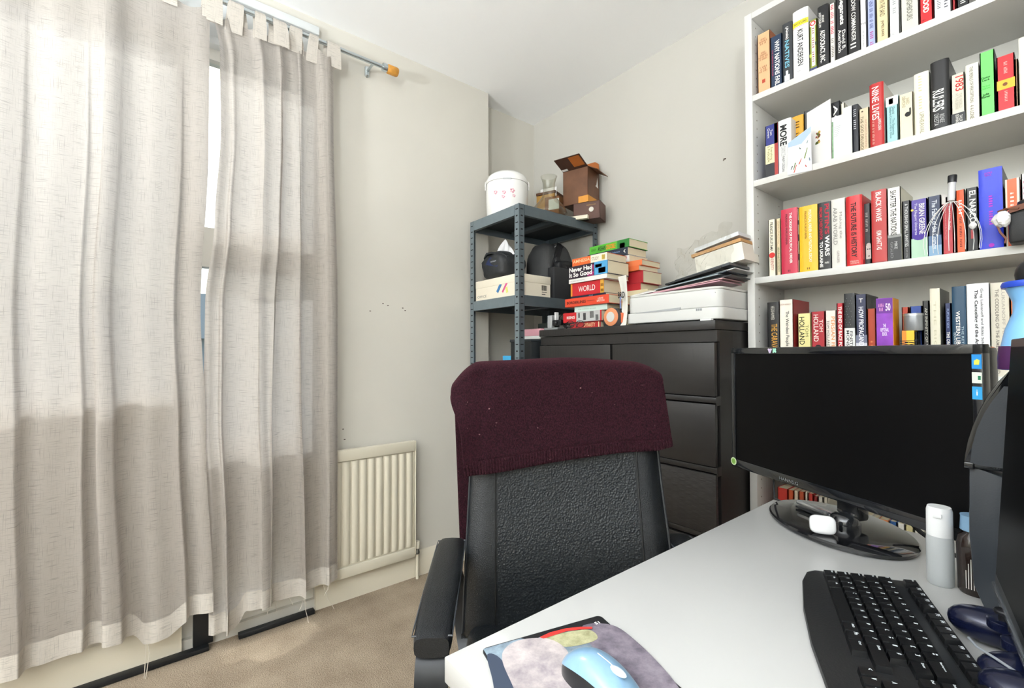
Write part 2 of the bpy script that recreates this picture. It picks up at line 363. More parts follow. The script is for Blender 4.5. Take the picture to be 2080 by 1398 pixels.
def foldf(y, z, seed, dens, amp):
    r = random.Random(seed); s = 0
    zt = max(0.0, min(1.0, (2.45-z)/2.3))
    for k in range(7):
        fq = dens*(0.45+0.33*k)*r.uniform(.8, 1.2); ph = r.uniform(0, 6.28); dr = r.uniform(-1.2, 1.2)
        a = r.uniform(.5, 1)/(1+.35*k)
        s += a*math.sin(fq*y*2*PI+ph+dr*zt*1.6)
    s = s/2.1
    s = math.tanh(s*1.6)
    return amp*(.45+.55*zt**.6)*s
def curtain(label, ya, yb, z_top, hem, seed, dens, amp, edgeL, edgeR, tabs, nu=260, nv=90, pleats=(), pa=.03):
    root = thing('curtain', label, 'curtain', (CX, ya, 0), 0, 'linen tab top curtains at the window')
    def yy(u, v):
        z = v
        a = ya+edgeL(v); c = yb+edgeR(v); return a+(c-a)*u
    def fn(u, v, off=0, v0=0.0, v1=1.0):
        vv = v0+(v1-v0)*v
        y = yy(u, vv); zb = hem(yb*u+ya*(1-u)); 
        zt = z_top - .028*abs(math.sin(PI*u*(len(tabs)-1)))
        z = zb+(zt-zb)*vv
        x = foldf(yb*u+ya*(1-u), z, seed, dens, amp)
        q_ = yb*u+ya*(1-u)
        low = max(0., min(1., (2.3-z)/1.6))
        for yp in pleats:
            d = yp-q_
            if d > -.006: x += pa*low*math.exp(-max(d, 0)/.045)*(1 if d > 0 else 1+d/.006)
        y += 1.05*foldf(q_+.22/dens, z, seed, dens, amp)*min(1, 6*u, 6*(1-u))   # cloth doubles back into pleats
        return (x+off, y-ya, z)
    MB().grid(lambda u, v: fn(u, v, 0, 0, 1), nu, nv, LIN).build('cloth', root, smooth=180)
    hh = .075
    MB().grid(lambda u, v: fn(u, v, .003, .0005, hh/2.3), nu, 4, LIN2).build('hem', root, smooth=180, label='doubled hem')
    for k, ut in enumerate(tabs):
        x, y, z = fn(ut, 1.0)
        wd = .027+.005*math.sin(k*2.3)
        rx = ROD.x-CX; dz = ROD.z
        path = [(x+.004, z-.05), (x+.008, z), (rx+.016, dz-.004), (rx+.014, dz+.009), (rx, dz+.014), (rx-.014, dz+.009), (rx-.016, dz-.004), (x-.004, z), (x-.004, z-.05)]
        tw = .012*math.sin(k*1.7)
        vs = []; 
        for i, (px, pz) in enumerate(path):
            q = tw*(i-4)/4
            for e in (-1, 1): vs.append((px, y+e*wd*(1-.25*math.exp(-((i-4)/2)**2))+q, pz))
        fs = [(2*i, 2*i+1, 2*i+3, 2*i+2) for i in range(len(path)-1)]
        MB().add(vs, fs, LIN2).build('tab', root, smooth=180)
    return root, fn
def lerp(pts, x):
    if x <= pts[0][0]: return pts[0][1]
    for (a, b_), (c, d) in zip(pts, pts[1:]):
        if x <= c: t_ = (x-a)/(c-a); t_ = t_*t_*(3-2*t_); return b_+(d-b_)*t_
    return pts[-1][1]
hemL = lambda y: lerp([(-.9, .15), (-.345, .165), (-.09, .17), (-.055, .165), (-.02, .115), (.05, .125), (.10, .165), (.165, .175)], y)
cl, fL = curtain('left linen tab top curtain, the wider one, hanging across the long window', -1.25, .176, 2.495, hemL, 11, 3.6, .036,
    lambda v: 0.0, lambda v: lerp([(0, .03), (.3, .0), (.5, -.02), (.75, .0), (1, .0)], v), [i/11 for i in range(12)], nu=520, pleats=[at(*q, 0, -2.06).y for q in ((20, 1380), (140, 1350), (240, 1320), (357, 1290))], pa=.036)
hemR = lambda y: lerp([(.20, .075), (.28, .075), (.31, .13), (.42, .13), (.5, .12), (.58, .14), (.68, .15)], y)
cr, fR = curtain('right linen tab top curtain with a frayed hem, hanging nearest the radiator', .195, .672, 2.495, hemR, 5, 8.0, .030,
    lambda v: lerp([(0, .0), (.15, -.004), (.35, -.026), (.52, -.024), (.66, .004), (.8, .020), (.93, .014), (1, -.012)], v), lambda v: lerp([(0, 0), (.5, -.004), (.9, -.028), (1, -.03)], v), [0.02, .2, .36, .52, .66, .8, .985], nu=300, pleats=[at(*q, 0, -2.06).y for q in ((472, 1275), (556, 1250), (618, 1225))], pa=.026)
TH = mat('#d8d0c2', .9)
b = MB()
r = random.Random(3)
for u0, ln in ((.46, .03), (.55, .05), (.6, .035), (.66, .04), (.68, .09), (.74, .06), (.82, .11), (.9, .04), (.93, .03)):
    x, y, z = fR(u0, 0)
    p = [Vector((x, y, z+.01))]
    dy = r.uniform(-.5, .5); 
    for i in range(5): p.append(p[-1]+Vector((r.uniform(-.1, .25)*ln/4, dy*ln/4+r.uniform(-.2, .2)*ln/3, -ln/4.3)))
    b.tube(p, .0009, TH, 5)
b.build('loose_threads', cr, label='pale frayed threads')
b = MB()
for k in range(2):
    x, y, z = fL(.868+.006*k, 0); b.tube([(x, y, z+.01), (x+.004, y+.006*k, z-.03), (x+.006, y-.004, z-.12)], .0012, TH, 5)
b.build('loose_threads', cl)

# ---------------------------------------------------------------- radiator
RAD = mat('#d6cfbc', .4, var=.02, vscale=8)
ry0, ry1, rx0 = .50, 1.07, XW+.026
t = thing('radiator', 'cream ribbed panel radiator on the wall right of the curtain', 'radiator', (rx0, ry0, .12))
W_ = ry1-ry0; Hh = .585
b = MB().box(0, .022, 0, W_, 0, Hh, RAD, bev=.006)
b.box(.018, .032, 0, W_, Hh-.052, Hh, RAD, bev=.005).box(.018, .030, 0, W_, 0, .05, RAD, bev=.006)
b.build('panel', t)
b = MB(); n = 14
for k in range(n):
    y = .03+k*(W_-.06)/(n-1); hw = (W_-.06)/(n-1)*.5-.0035
    prof = [(-hw, .0215), (-hw*.7, .030), (hw*.7, .030), (hw, .0215)]
    vs = []; 
    for z, s_ in ((.058, .55), (.085, 1), (Hh-.075, 1), (Hh-.056, .55)):
        for (a, x) in prof: vs.append((.0215+(x-.0215)*s_, y+a, z))
    fs = [(4*j+i, 4*j+i+1, 4*j+i+5, 4*j+i+4) for j in range(3) for i in range(3)]
    b.add(vs, fs, RAD)
b.build('rib', t, smooth=60)
b = MB().box(-.0, .03, W_, W_+.004, .012, Hh, RAD, bev=.002); b.build('end_plate', t)
b = MB()
for z in (.12, .42): b.box(-.025, .0, .1, .13, z, z+.06, RAD).box(-.025, 0, W_-.13, W_-.1, z, z+.06, RAD)
b.build('wall_bracket', t)
v = at(849, 1125, 0, rx0+.02); vy = v.y-ry0
b = MB().lathe([(.012, 0), (.0135, .004), (.0135, .03), (.0115, .036), (.0, .037)], mat('#d8d2c0', .45), 18, M=T(.012, vy, .035)); b.build('valve_cap', t)
b = MB().lathe([(.009, 0), (.0125, .004), (.0125, .014), (.008, .02), (.008, .03)], mat('#80807a', .3, .9), 12, M=T(.012, vy, .005)); b.tube([(.012, vy-.03, .014), (.012, vy, .014)], .008, mat('#80807a', .3, .9), 10)
b.build('valve', t, label='tarnished metal valve')
MB().tube([(.012, vy, .006), (.012, vy, -.12)], .0075, CREAM, 12).build('pipe', t)

# ---------------------------------------------------------------- bolt-together steel shelving in the corner
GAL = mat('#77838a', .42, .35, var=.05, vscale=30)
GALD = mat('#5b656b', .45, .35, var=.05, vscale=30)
HOLE = mat('#16181a', .8)
UX0, UX1, UY0, UY1 = -2.150, -1.718, 1.42, 2.0
US = (1.835, 1.385, .93, .48, .08)
t = thing('steel_shelving', 'grey slotted steel shelving unit standing in the corner by the window wall', 'shelving', (UX0, UY0, 0))
DX, DY, UH = UX1-UX0, UY1-UY0, 1.888
for (px, py, sx, sy) in ((0, 0, 1, 1), (DX, 0, -1, 1), (0, DY, 1, -1), (DX, DY, -1, -1)):
    b = MB(); w_ = .034; th = .0022
    b.box(min(px, px+sx*w_), max(px, px+sx*w_), min(py, py+sy*th)-.0005, max(py, py+sy*th)-.0005, 0, UH, GAL)
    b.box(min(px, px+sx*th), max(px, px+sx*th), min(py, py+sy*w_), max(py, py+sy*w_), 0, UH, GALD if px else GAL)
    yo = py-.001 if sy > 0 else py+.001; xo_ = px-.001 if px == 0 else px+.001
    k = 0; z = .02
    while z < UH-.01:
        a = .009 if k % 2 else .006; hz = .0022 if k % 2 else .0035
        cx_ = px+sx*.017; b.box(cx_-a, cx_+a, yo-.0006, yo+.0004, z-hz, z+hz, HOLE)
        cy_ = py+sy*.017; b.box(xo_-.0004, xo_+.0006, cy_-a, cy_+a, z-hz, z+hz, HOLE)
        z += .0335; k += 1
    b.build('post', t, smooth=0)
for zi, z in enumerate(US):
    b = MB()
    b.box(.002, DX-.002, .002, DY-.002, z+.036, z+.044, mat('#2a3035', .6), 0)
    o = b.build('shelf_board', t, smooth=0)
    b = MB(); hb = .052
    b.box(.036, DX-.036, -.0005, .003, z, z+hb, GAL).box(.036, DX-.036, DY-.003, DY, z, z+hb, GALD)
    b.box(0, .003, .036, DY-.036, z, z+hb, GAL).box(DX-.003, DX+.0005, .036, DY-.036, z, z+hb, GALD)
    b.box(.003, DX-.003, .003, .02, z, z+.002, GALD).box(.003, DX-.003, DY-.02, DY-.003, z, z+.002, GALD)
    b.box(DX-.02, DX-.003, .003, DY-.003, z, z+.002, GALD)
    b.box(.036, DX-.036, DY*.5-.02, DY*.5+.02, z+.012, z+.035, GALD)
    b.build('shelf_beam', t, smooth=0)
STOP = US[0]+.044; SMID = US[1]+.044; SLOW = US[2]+.044

# rice cooker
PW = mat('#f2f1ee', .25, coat=.3)
t = thing('rice_cooker', 'white electric cooker with a small pink flower print on top of the steel shelving', 'cooker', (-1.985, 1.555, STOP), math.radians(52))
b = MB().lathe([(.088, 0), (.104, .006), (.112, .03), (.116, .10), (.117, .19), (.114, .2)], PW, 44)
PK = mat('#ecc3ca', .6); PK2 = mat('#d79aa8', .6)
for (a, z, s_) in ((-32, .13, .010), (-8, .125, .009), (14, .135, .011), (-10, .102, .008), (18, .108, .007)):
    a = math.radians(a)
    for k in range(5):
        q = k*2*PI/5; aa = a+s_*.8*math.cos(q)/.117; zz = z+s_*.8*math.sin(q)
        nrm = Vector((math.sin(aa), -math.cos(aa), 0)); c = nrm*.1176+Vector((0, 0, zz)); e = Vector((math.cos(aa), math.sin(aa), 0))
        b.add([c+e*s_*.5*math.cos(j)+Vector((0, 0, s_*.5*math.sin(j))) for j in [i*2*PI/8 for i in range(8)]], [list(range(8))], PK if k % 2 else PK2)
b.build('body', t)
b = MB().lathe([(.117, .201), (.117, .215), (.108, .238), (.085, .256), (.045, .268), (.0, .271)], PW, 44); b.build('lid', t)
b = MB(); pth = [(.119, 0, .16), (.121, 0, .21)]+[(.12*math.cos(a), 0, .225+.062*math.sin(a)) for a in [i*PI/10 for i in range(0, 11)]]+[(-.121, 0, .21), (-.119, 0, .16)]
b.tube(pth, .004, PW, 8, flat=(.02, .006), M=T(0, 0, .2, math.radians(-48), 0, 0) @ T(0, 0, -.2)); b.build('handle', t)
MB().box(-.022, .022, -.118, -.113, .197, .203, mat('#b9bcc0', .4)).build('latch', t)

# decanter
GL2 = mat('#ffffff', .02, trans=1.0, ior=1.45)
dec = at(1120, 437, 2, STOP)
DECG = thin_glass('clear_glass', (.93, .93, .90))
t = thing('decanter', 'clear glass wide-bottomed decanter between the cooker and the brown boxes', 'decanter', (-1.790, 1.69, STOP))
b = MB().lathe([(.0, .004), (.075, .002), (.098, .012), (.1, .022), (.088, .05), (.052, .095), (.036, .12), (.031, .15), (.034, .19), (.043, .222), (.045, .225), (.043, .225), (.032, .19), (.029, .15), (.034, .121), (.05, .096), (.086, .05), (.096, .024), (.09, .012)], DECG, 48, caps=False); b.build('vessel', t, smooth=60)

# cardboard boxes on top
def carton(name, label, loc, rz, w_, d_, h_, m, m2=None, open_=False, rx=0, ry=0, group=None):
    t = thing(name, label, 'box', loc, 0, group, rot=(rx, ry, rz))
    b = MB(); th = .003
    b.box(-w_/2, w_/2, -d_/2, d_/2, 0, th, m).box(-w_/2, w_/2, -d_/2, -d_/2+th, 0, h_, m).box(-w_/2, w_/2, d_/2-th, d_/2, 0, h_, m)
    b.box(-w_/2, -w_/2+th, -d_/2, d_/2, 0, h_, m).box(w_/2-th, w_/2, -d_/2, d_/2, 0, h_, m)
    if not open_: b.box(-w_/2, w_/2, -d_/2, d_/2, h_-th, h_, m)
    b.build('carton', t, smooth=0)
    return t
BRN = mat('#6e4a34', .45, var=.18, vscale=14, bump=.1, scale=30); BRN2 = mat('#5a3b30', .5, var=.12, vscale=12); TAN = mat('#d9953c', .5, var=.05, vscale=20)
GRP = 'boxes on top of the steel shelving'
t = carton('document_box', 'dark brown box file with a finger hole, under the open brown box', (-1.82, 1.925, STOP), math.radians(2), .15, .11, .095, BRN2, group=GRP)
t.location = (-1.79, 1.92, STOP)
t2 = t
b = MB().lathe([(.0105, 0), (.0135, .002), (.0135, .004)], mat('#9a958a', .3, .8), 20, M=T(.028, -.056, .050, PI/2, 0, 0)); b.build('finger_ring', t)
MB().add([(.028+.0095*math.cos(a), -.0585, .050+.0095*math.sin(a)) for a in [i*PI/8 for i in range(16)]], [list(range(16))], HOLE).build('finger_hole', t, smooth=0)
MB().text('MARLOWE', .026, .076, .05, .005, mat('#c7a55a', .5), y=-.0565).build('lettering', t, smooth=0)
t.rotation_euler.z = math.radians(24); t.location = (-1.700, 1.915, STOP)
t = carton('open_box', 'glossy brown cardboard box with its flaps standing open, on the box file', (-1.762, 1.915, STOP+.097), math.radians(15), .155, .14, .195, BRN, open_=True, group=GRP)
INB = mat('#4a332a', .5, var=.15, vscale=20); ORA = mat('#b5682f', .5, var=.1, vscale=20)
b = MB().box(.02, .0785, -.072, -.0702, 0, .036, TAN); b.box(.0777, .0795, -.0715, .071, 0, .036, TAN)
b.build('base_band', t, smooth=0, label='orange band round the foot')
MF = T(0, -.070, .195, math.radians(72), 0, 0)
b = MB().box(-.0775, .0775, -.0015, .0015, 0, .105, INB, M=MF); b.box(.005, .070, -.0025, -.0016, .02, .098, ORA, M=MF); b.box(-.075, -.04, -.0025, -.0016, .005, .02, WHITE, M=MF); b.build('flap', t, smooth=0)
b = MB().box(-.0015, .0015, -.07, .07, 0, .06, BRN, M=T(.0775, 0, .195, 0, math.radians(118), 0)); b.build('flap', t, smooth=0)
b = MB().box(-.0015, .0015, -.07, .07, 0, .05, BRN, M=T(-.0775, 0, .195, 0, math.radians(-30), 0)); b.build('flap', t, smooth=0)
b = MB().prism([(-.07, 0), (.07, 0), (.055, .07), (.03, .09), (-.03, .09), (-.055, .07)], -.0015, .0015, ORA, M=T(0.01, .070, .195, math.radians(-18), 0, 0)); b.build('flap', t, smooth=0, label='orange inner flap')
b = MB().add([(.0786, .02, .11), (.0786, .055, .105), (.0786, .045, .165), (.0786, .032, .12)], [(0, 1, 2, 3)], WHITE); b.build('torn_label', t, smooth=0, label='torn white paper patch')
t = carton('cardboard_box', 'ochre cardboard box behind the decanter with white paper on it', (-1.972, 1.872, STOP), math.radians(20), .12, .12, .20, mat('#cf9f54', .6, var=.06, vscale=15), group=GRP)
MB().box(-.062, .062, -.062, .064, .201, .216, mat('#6b4a35', .6)).build('lid', t, smooth=0)
b = MB().box(-.05, .055, -.0645, -.0625, .14, .235, mat('#efeeee', .6), M=T(.01, 0, 0, math.radians(-4), 0, math.radians(0))); b.build('paper', t, smooth=0, label='white paper sheet')
t = carton('small_box', 'low brown box with a pale label between the decanter and the open box', (-1.872, 1.815, STOP), math.radians(20), .09, .08, .155, mat('#8a5c38', .6, var=.08, vscale=15), group=GRP)
MB().box(-.02, .044, -.0415, -.040, .08, .14, mat('#d9ded9', .6)).build('label', t, smooth=0)
o = MB().box(-.075, .075, -.03, .03, 0, .012, mat('#e8e0cc', .6), bev=.001).build('letter_packet', smooth=0)
o.location = (-1.745, 1.80, STOP+.022); o.rotation_euler = (0, 0, math.radians(35)); 
o.location = (-1.735, 1.84, STOP); o.rotation_euler.z = math.radians(24); o.scale = (1, .8, 1.6)
tag(o, 'cream packet lying on the shelf edge in front of the brown box file', 'packet')

# shoe box, bags, case on the middle shelf
SB = mat('#efe6d3', .5, var=.015, vscale=12)
t = thing('shoe_box', 'cream shoe box with coloured pencils printed on its end, on the middle steel shelf', 'box', (UX0+.035, UY0+.012, SMID))
MB().box(.002, .378, .002, .215, 0, .083, SB).build('box_base', t, smooth=0)
MB().box(0, .38, 0, .217, .078, .118, SB, bev=.002).build('lid', t, smooth=30)
b = MB().text('OFFICE', .06, .030, .085, .013, mat('#6e6a62', .6), y=.0012)
def stick(b, x, z, L_, a, wd, m):
    b.box(-wd, wd, .0005, .0015, 0, L_, m, M=T(x, 0, z, 0, a, 0))
stick(b, .20, .04, .052, math.radians(38), .009, mat('#3f77ae', .5)); stick(b, .245, .036, .07, math.radians(40), .006, mat('#d95a8e', .5)); stick(b, .285, .03, .03, math.radians(-15), .008, mat('#dfe07a', .5))
b.build('print', t, smooth=0)
b = MB(); y0 = .19
for i in range(9): b.box(.3775, .3785, y0-.035+.004*i, y0-.035+.004*i+(.0015 if i % 2 else .003), .043, .07, HOLE)
b.box(.3775, .3785, y0-.035, y0, .034, .037, HOLE).box(.3775, .3785, y0-.035, y0-.01, .022, .026, HOLE); b.text('7/41', .0, .0, .001, .001, HOLE)
b.build('barcode_label', t, smooth=0)
def blob(name, parent, c, r3, m, e=.75, seed=1, rough=.06, rz=0):
    b = MB(); rr = random.Random(seed); ph = [rr.uniform(0, 6) for _ in range(6)]
    b.ball((0, 0, 0), 1, m, 36, sc_=(1, 1, 1), e=e)
    for i, v in enumerate(b.v):
        q = 1+rough*(math.sin(v.x*4+ph[0])+math.sin(v.y*5+ph[1])+math.sin(v.z*6+ph[2])*.7+.5*math.sin(9*v.x+7*v.z+ph[3]))
        v = Vector((v.x*r3[0]*q, v.y*r3[1]*q, v.z*r3[2]*(q if v.z > 0 else 1)))
        b.v[i] = Matrix.Rotation(rz, 3, 'Z') @ v + Vector(c)
    return b
NYL = mat('#2b2d30', .5, bump=.5, scale=40, dist=.004); NYLD = mat('#15161a', .55, bump=.3, scale=60, dist=.003)
t = thing('drawstring_bag', 'black nylon bag with a navy label and tissue poking out, on the shoe box', 'bag', (-2.0, 1.545, SMID+.119))
blob('x', t, (0, 0, .080), (.115, .095, .082), NYL, .7, 2, .05).build('bag_body', t, smooth=60)
b = MB().tube([(-.10, -.05, .135), (-.05, -.07, .15), (.0, -.075, .148), (.07, -.07, .135), (.1, -.05, .115)], .014, NYL, 10, flat=(.03, .01)); b.build('rim', t)
b = MB().add([(-.035, -.103, .085), (.065, -.098, .06), (.085, -.088, .10), (-.005, -.096, .122)], [(0, 1, 2, 3)], mat('#1c2a52', .4)); b.text('BODLEY', .04, .093, .05, .007, mat('#d0d4e0', .5), y=-.1035); b.build('label_patch', t, smooth=0, label='navy label')
b = MB()
def tis(u, v):
    a = 2*PI*u; r_ = .052*(1-v)**.8*(1+.28*math.sin(3*a+2*v)+.14*math.sin(7*a-5*v)); return (.025+1.1*r_*math.cos(a)+.012*v, -.02+.7*r_*math.sin(a), .125+.10*v+.010*math.sin(5*a)*(1-v))
b.grid(tis, 40, 10, mat('#e8e8ea', .4)); b.build('tissue', t, smooth=30, label='crumpled white tissue')
t = thing('shoulder_bag', 'black padded bag with a grey front, behind the post on the middle steel shelf', 'bag', (-1.885, 1.785, SMID))
blob('x', t, (.0, -.0, .165), (.105, .12, .165), mat('#3a3b3c', .55, bump=.4, scale=300), .55, 8, .03, 0).build('bag_body', t, smooth=60)
b = MB().tube([(.09, -.08, .05), (.105, -.06, .2), (.08, 0, .32), (.03, .08, .33), (.02, .10, .3)], .01, NYLD, 8, flat=(.04, .006)); b.build('strap', t)
b = MB().tube([(.06, -.09, .24), (.07, -.05, .29), (.06, .0, .325)], .003, mat('#9a9a9a', .4), 6); b.build('zip', t)
blob('x', t, (.095, -.04, .21), (.02, .03, .035), NYLD, .8, 3, .05).build('pocket', t, smooth=60)
t = thing('camera_case', 'black soft case standing on end at the back of the middle steel shelf', 'case', (-1.80, 1.945, SMID))
blob('x', t, (.0, 0, .12), (.06, .038, .12), NYLD, .45, 4, .02).build('case_body', t, smooth=60)
t = thing('storage_case', 'black rectangular box at the right end of the middle steel shelf', 'box', (-1.79, 1.72, SMID))
t.location = (-1.775, 1.665, SMID)
MB().box(0, .050, .0, .23, 0, .175, mat('#2a2b2e', .55), bev=.004).build('case_body', t)
blob('x', t, (.024, .13, .19), (.026, .095, .03), NYLD, .5, 9, .03).build('padded_top', t, smooth=60)

# lower shelf things
z = SLOW
o = MB().box(0, .086, 0, .05, 0, .161, mat('#45a7d6', .4), bev=.002).build('carton'); o.location = (-2.10, 1.70, z); tag(o, 'bright blue carton left of the black tub on the lower steel shelf', 'carton')
o.location = (-1.982, 1.52, z+.0005)
t = thing('storage_tub', 'black tub on the lower steel shelf, left of the chest of drawers', 'box', (-1.887, 1.50, z+.0005))
MB().box(0, .165, 0, .42, 0, .245, mat('#1c2023', .5), bev=.004).build('tub', t)
MB().box(-.003, .167, -.005, .425, .232, .246, mat('#2b3034', .5), bev=.003).build('rim', t)
zz = z+.248
o = MB().box(0, .16, 0, .2, 0, .016, mat('#e6e6e2', .6), bev=.001).build('notebook'); o.location = (-1.883, 1.56, zz); tag(o, 'white notebook under the pink one on the black tub', 'notebook')
o = MB().box(0, .155, 0, .19, 0, .036, mat('#dba0ab', .5), bev=.002).build('notebook'); o.location = (-1.875, 1.565, zz+.017); tag(o, 'thick pink notebook on the black tub beside the chest of drawers', 'notebook')

# ---------------------------------------------------------------- chest of drawers
def woodblk():
    return mat('#282625', .42, bump=.25, scale=6, kind='wave', stretch=(3, 1, 14), var=.1, vscale=3, dist=.0006)
DW = woodblk()
DWR = mat('#302e2d', .45, bump=.9, scale=5, kind='wave', stretch=(1.2, 1, 16), var=.12, vscale=4, dist=.0025)
DSD = mat('#1e1c1b', .5, var=.08, vscale=4)
CXL, CXR, CY0, CH = -1.695, -.790, 1.530, 1.263
CW = CXR-CXL
t = thing('chest_of_drawers', 'black-brown wood grain chest of drawers between the steel shelving and the bookcase', 'chest of drawers', (CXL, CY0, 0))
MB().box(0, CW, 0, .48, CH-.032, CH, DW, bev=.0015).build('top', t)
MB().box(0, .025, .03, .475, 0, CH-.034, DSD).build('side_panel', t, smooth=0)
MB().box(CW-.025, CW, .03, .475, 0, CH-.034, DSD).build('side_panel', t, smooth=0)
MB().box(.025, CW-.025, .465, .475, .02, CH-.034, DSD).build('back_panel', t, smooth=0)
b = MB().box(.0, CW, .012, .03, CH-.075, CH-.034, DW); b.build('top_rail', t, smooth=0)
MB().box(.025, CW-.025, .04, .06, 0, .05, DSD).build('plinth', t, smooth=0)
zs = [CH-.075, CH-.072-.235, .785-.02, .48, .22, .05]
rowz = []
p1 = at(1452, 808.7, 1, CY0).z; p2 = at(1452.8, 952.6, 1, CY0).z
rowz = [(p1+.004, CH-.078), (p2+.004, p1-.024), (p2-(p1-p2)+.012, p2-.024), (.05, p2-(p1-p2)-.016)]
for i, (a, c) in enumerate(rowz):
    parts_ = ((.004, CW/2-.006), (CW/2+.006, CW-.004)) if i == 0 else ((.004, CW-.004),)
    for (xa, xb) in parts_:
        d_ = MB().box(xa, xb, 0, .018, a, c, DWR if i == 2 else DW, bev=.001).build('drawer', t)
        MB().box(xa+.02, xb-.02, .018, .42, a+.03, c-.03, DSD).build('drawer_box', d_, smooth=0)
    if i < 3:
        b = MB().box(.0, CW-.0, .006, .03, a-.024, a-.003, DW, bev=.004); b.box(CW-.002, CW+.0005, .004, .034, a-.032, a, DW); b.build('grip_rail', t)

# ---------------------------------------------------------------- bookcase
BX0, BX1, BY = -.778, .03, 1.75
t = thing('bookcase', 'tall white bookcase full of books on the right of the back wall', 'bookcase', (BX0, BY, 0))
WB = mat('#d5d4d0', .42); WBI = mat('#deddd6', .5)
BW = BX1-BX0
for (xa, xb) in ((0, .026), (BW-.026, BW)):
    o = MB().box(xa, xb, 0, .272, 0, 2.42, WB, bev=.0008).build('side_panel', t)
    b = MB(); z = .2
    while z < 2.38:
        for yy in (.035, .225): 
            xx = xb if xa == 0 else xa
            b.box(xx-.0006, xx+.0006, yy-.0022, yy+.0022, z-.0022, z+.0022, mat('#8a8274', .7))
        z += .032
    b.build('peg_hole', o, smooth=0)
MB().box(.026, BW-.026, .268, .274, 0, 2.42, WBI).build('back_panel', t, smooth=0)
SHZ = {'A': 2.107, 'B': 1.787, 'C': 1.426, 'D': 1.085, 'E': .75, 'F': .43, 'T': 2.42, 'G': .09}
for k, z in SHZ.items():
    MB().box(.026, BW-.026, .001, .268, z-.022, z, WB, bev=.0006).build('shelf', t)
MB().box(.026, BW-.026, .03, .045, 0, .068, WB).build('plinth', t, smooth=0)

# ---------------------------------------------------------------- books
PG = mat('#e3d6b8', .9, bump=.5, scale=300, stretch=(14, .2, .2)); PGW = mat('#ece6d6', .9, bump=.5, scale=300, stretch=(14, .2, .2))
def cov(c, gl=.42): return mat(c, gl, coat=.15)
def ink(c): return mat(c, .6)
def upright(label, x0, x1, z0, h, c, marks, yf=1.768, depth=.135, rnd=.0, lean=0.0, group='', pages=None, side=None):
    """a standing book: spine faces -y. marks: ('t',string,xc,z0,z1,width,colour[,bold]) reading down;
    ('h',string,xc,zc,w,h,colour); ('b',z0,z1,colour[,x0,x1]) band. x in 0..1 of the width, z in 0..1 of the height"""
    w_ = max(x1-x0, .006); m = cov(c); ms = cov(side) if side else m
    th = .0022 if rnd == 0 else .0028
    b = MB(); bl = rnd
    N = 12 if bl else 1
    def yb(x): q = 2*x/w_; return -bl*(1-q**4)
    vs = []; 
    for i in range(N+1):
        x = -w_/2+w_*i/N
        for z in (0, h): vs.append((x, yb(x), z))
    fs = [(2*i, 2*i+2, 2*i+3, 2*i+1) for i in range(N)]
    b.add(vs, fs, m)
    vs2 = [(x*.9, y+.002, z) for (x, y, z) in vs]; b.add(vs2, [tuple(reversed(f)) for f in fs], m)
    b.add(vs+vs2, [(2*i, 2*i+2, 2*i+2+2*(N+1), 2*i+2*(N+1)) for i in range(N)]+[(2*i+1, 2*i+3, 2*i+3+2*(N+1), 2*i+1+2*(N+1)) for i in range(N)], m)
    b.box(-w_/2, -w_/2+th, 0, depth, 0, h, ms).box(w_/2-th, w_/2, 0, depth, 0, h, ms)
    def fit(i0):
        for i in range(i0, len(b.v)):
            v = b.v[i]; b.v[i] = Vector((v.x, yb(v.x)-.0003*(1+lay)-bl*.08, v.z))
    lay = 0
    for k in marks:
        i0 = len(b.v)
        if k[0] == 'b':
            a, c_ = (k[4], k[5]) if len(k) > 4 else (0, 1); n_ = 6 if bl else 1
            for i in range(n_):
                xa = -w_/2+w_*(a+(c_-a)*i/n_); xb = -w_/2+w_*(a+(c_-a)*(i+1)/n_)
                b.add([(xa, 0, k[1]*h), (xb, 0, k[1]*h), (xb, 0, k[2]*h), (xa, 0, k[2]*h)], [(0, 1, 2, 3)], cov(k[3]))
            fit(i0); 
        elif k[0] == 't':
            b.text(k[1], -w_/2+k[2]*w_, (k[3]+k[4])/2*h, abs(k[4]-k[3])*h, k[5]*w_, ink(k[6]), down=True, bold=k[7] if len(k) > 7 else 0.0); lay += 1; fit(i0)
        elif k[0] == 'h':
            b.text(k[1], -w_/2+k[2]*w_, k[3]*h, k[4]*w_, k[5]*h, ink(k[6]), bold=k[7] if len(k) > 7 else 0.0); lay += 1; fit(i0)
        elif k[0] == 'o':      # round spot
            x = -w_/2+k[1]*w_; n_ = 14
            b.add([(x+k[3]*w_*math.cos(j*2*PI/n_), 0, k[2]*h+k[3]*w_*math.sin(j*2*PI/n_)) for j in range(n_)], [list(range(n_))], ink(k[4])); lay += 1; fit(i0)
    o = b.build('book', None, ((x0+x1)/2, yf, z0), (0, lean, 0), smooth=35)
    tag(o, label, 'book', group)
    ins = .003 if rnd else .0006
    MB().box(-w_/2+th, w_/2-th, .0025, depth-.004, ins, h-ins, pages or PG).build('pages', o, smooth=0)
    return o
def pxbook(label, row, u0, u1, vt, c, marks=(), yf=1.768, **kw):
    z0 = SHZ[row]+.0004
    um = (u0+u1)/2
    a = at(u0, vt, 1, yf); c_ = at(u1, vt, 1, yf); m_ = at(um, vt, 1, yf)
    grp = {'A': 'books on the highest shelf in view', 'B': 'books on the second shelf in view', 'C': 'books on the third shelf in view', 'D': 'books on the shelf just above the monitor', 'F': 'books seen under the monitor'}[row]
    h = kw.pop('h', None) or (m_.z-z0)
    return upright(label, a.x+.0004, c_.x-.0004, z0, h, c, marks, yf, group=grp, **kw)
W = '#f2f0ea'; K = '#17181b'
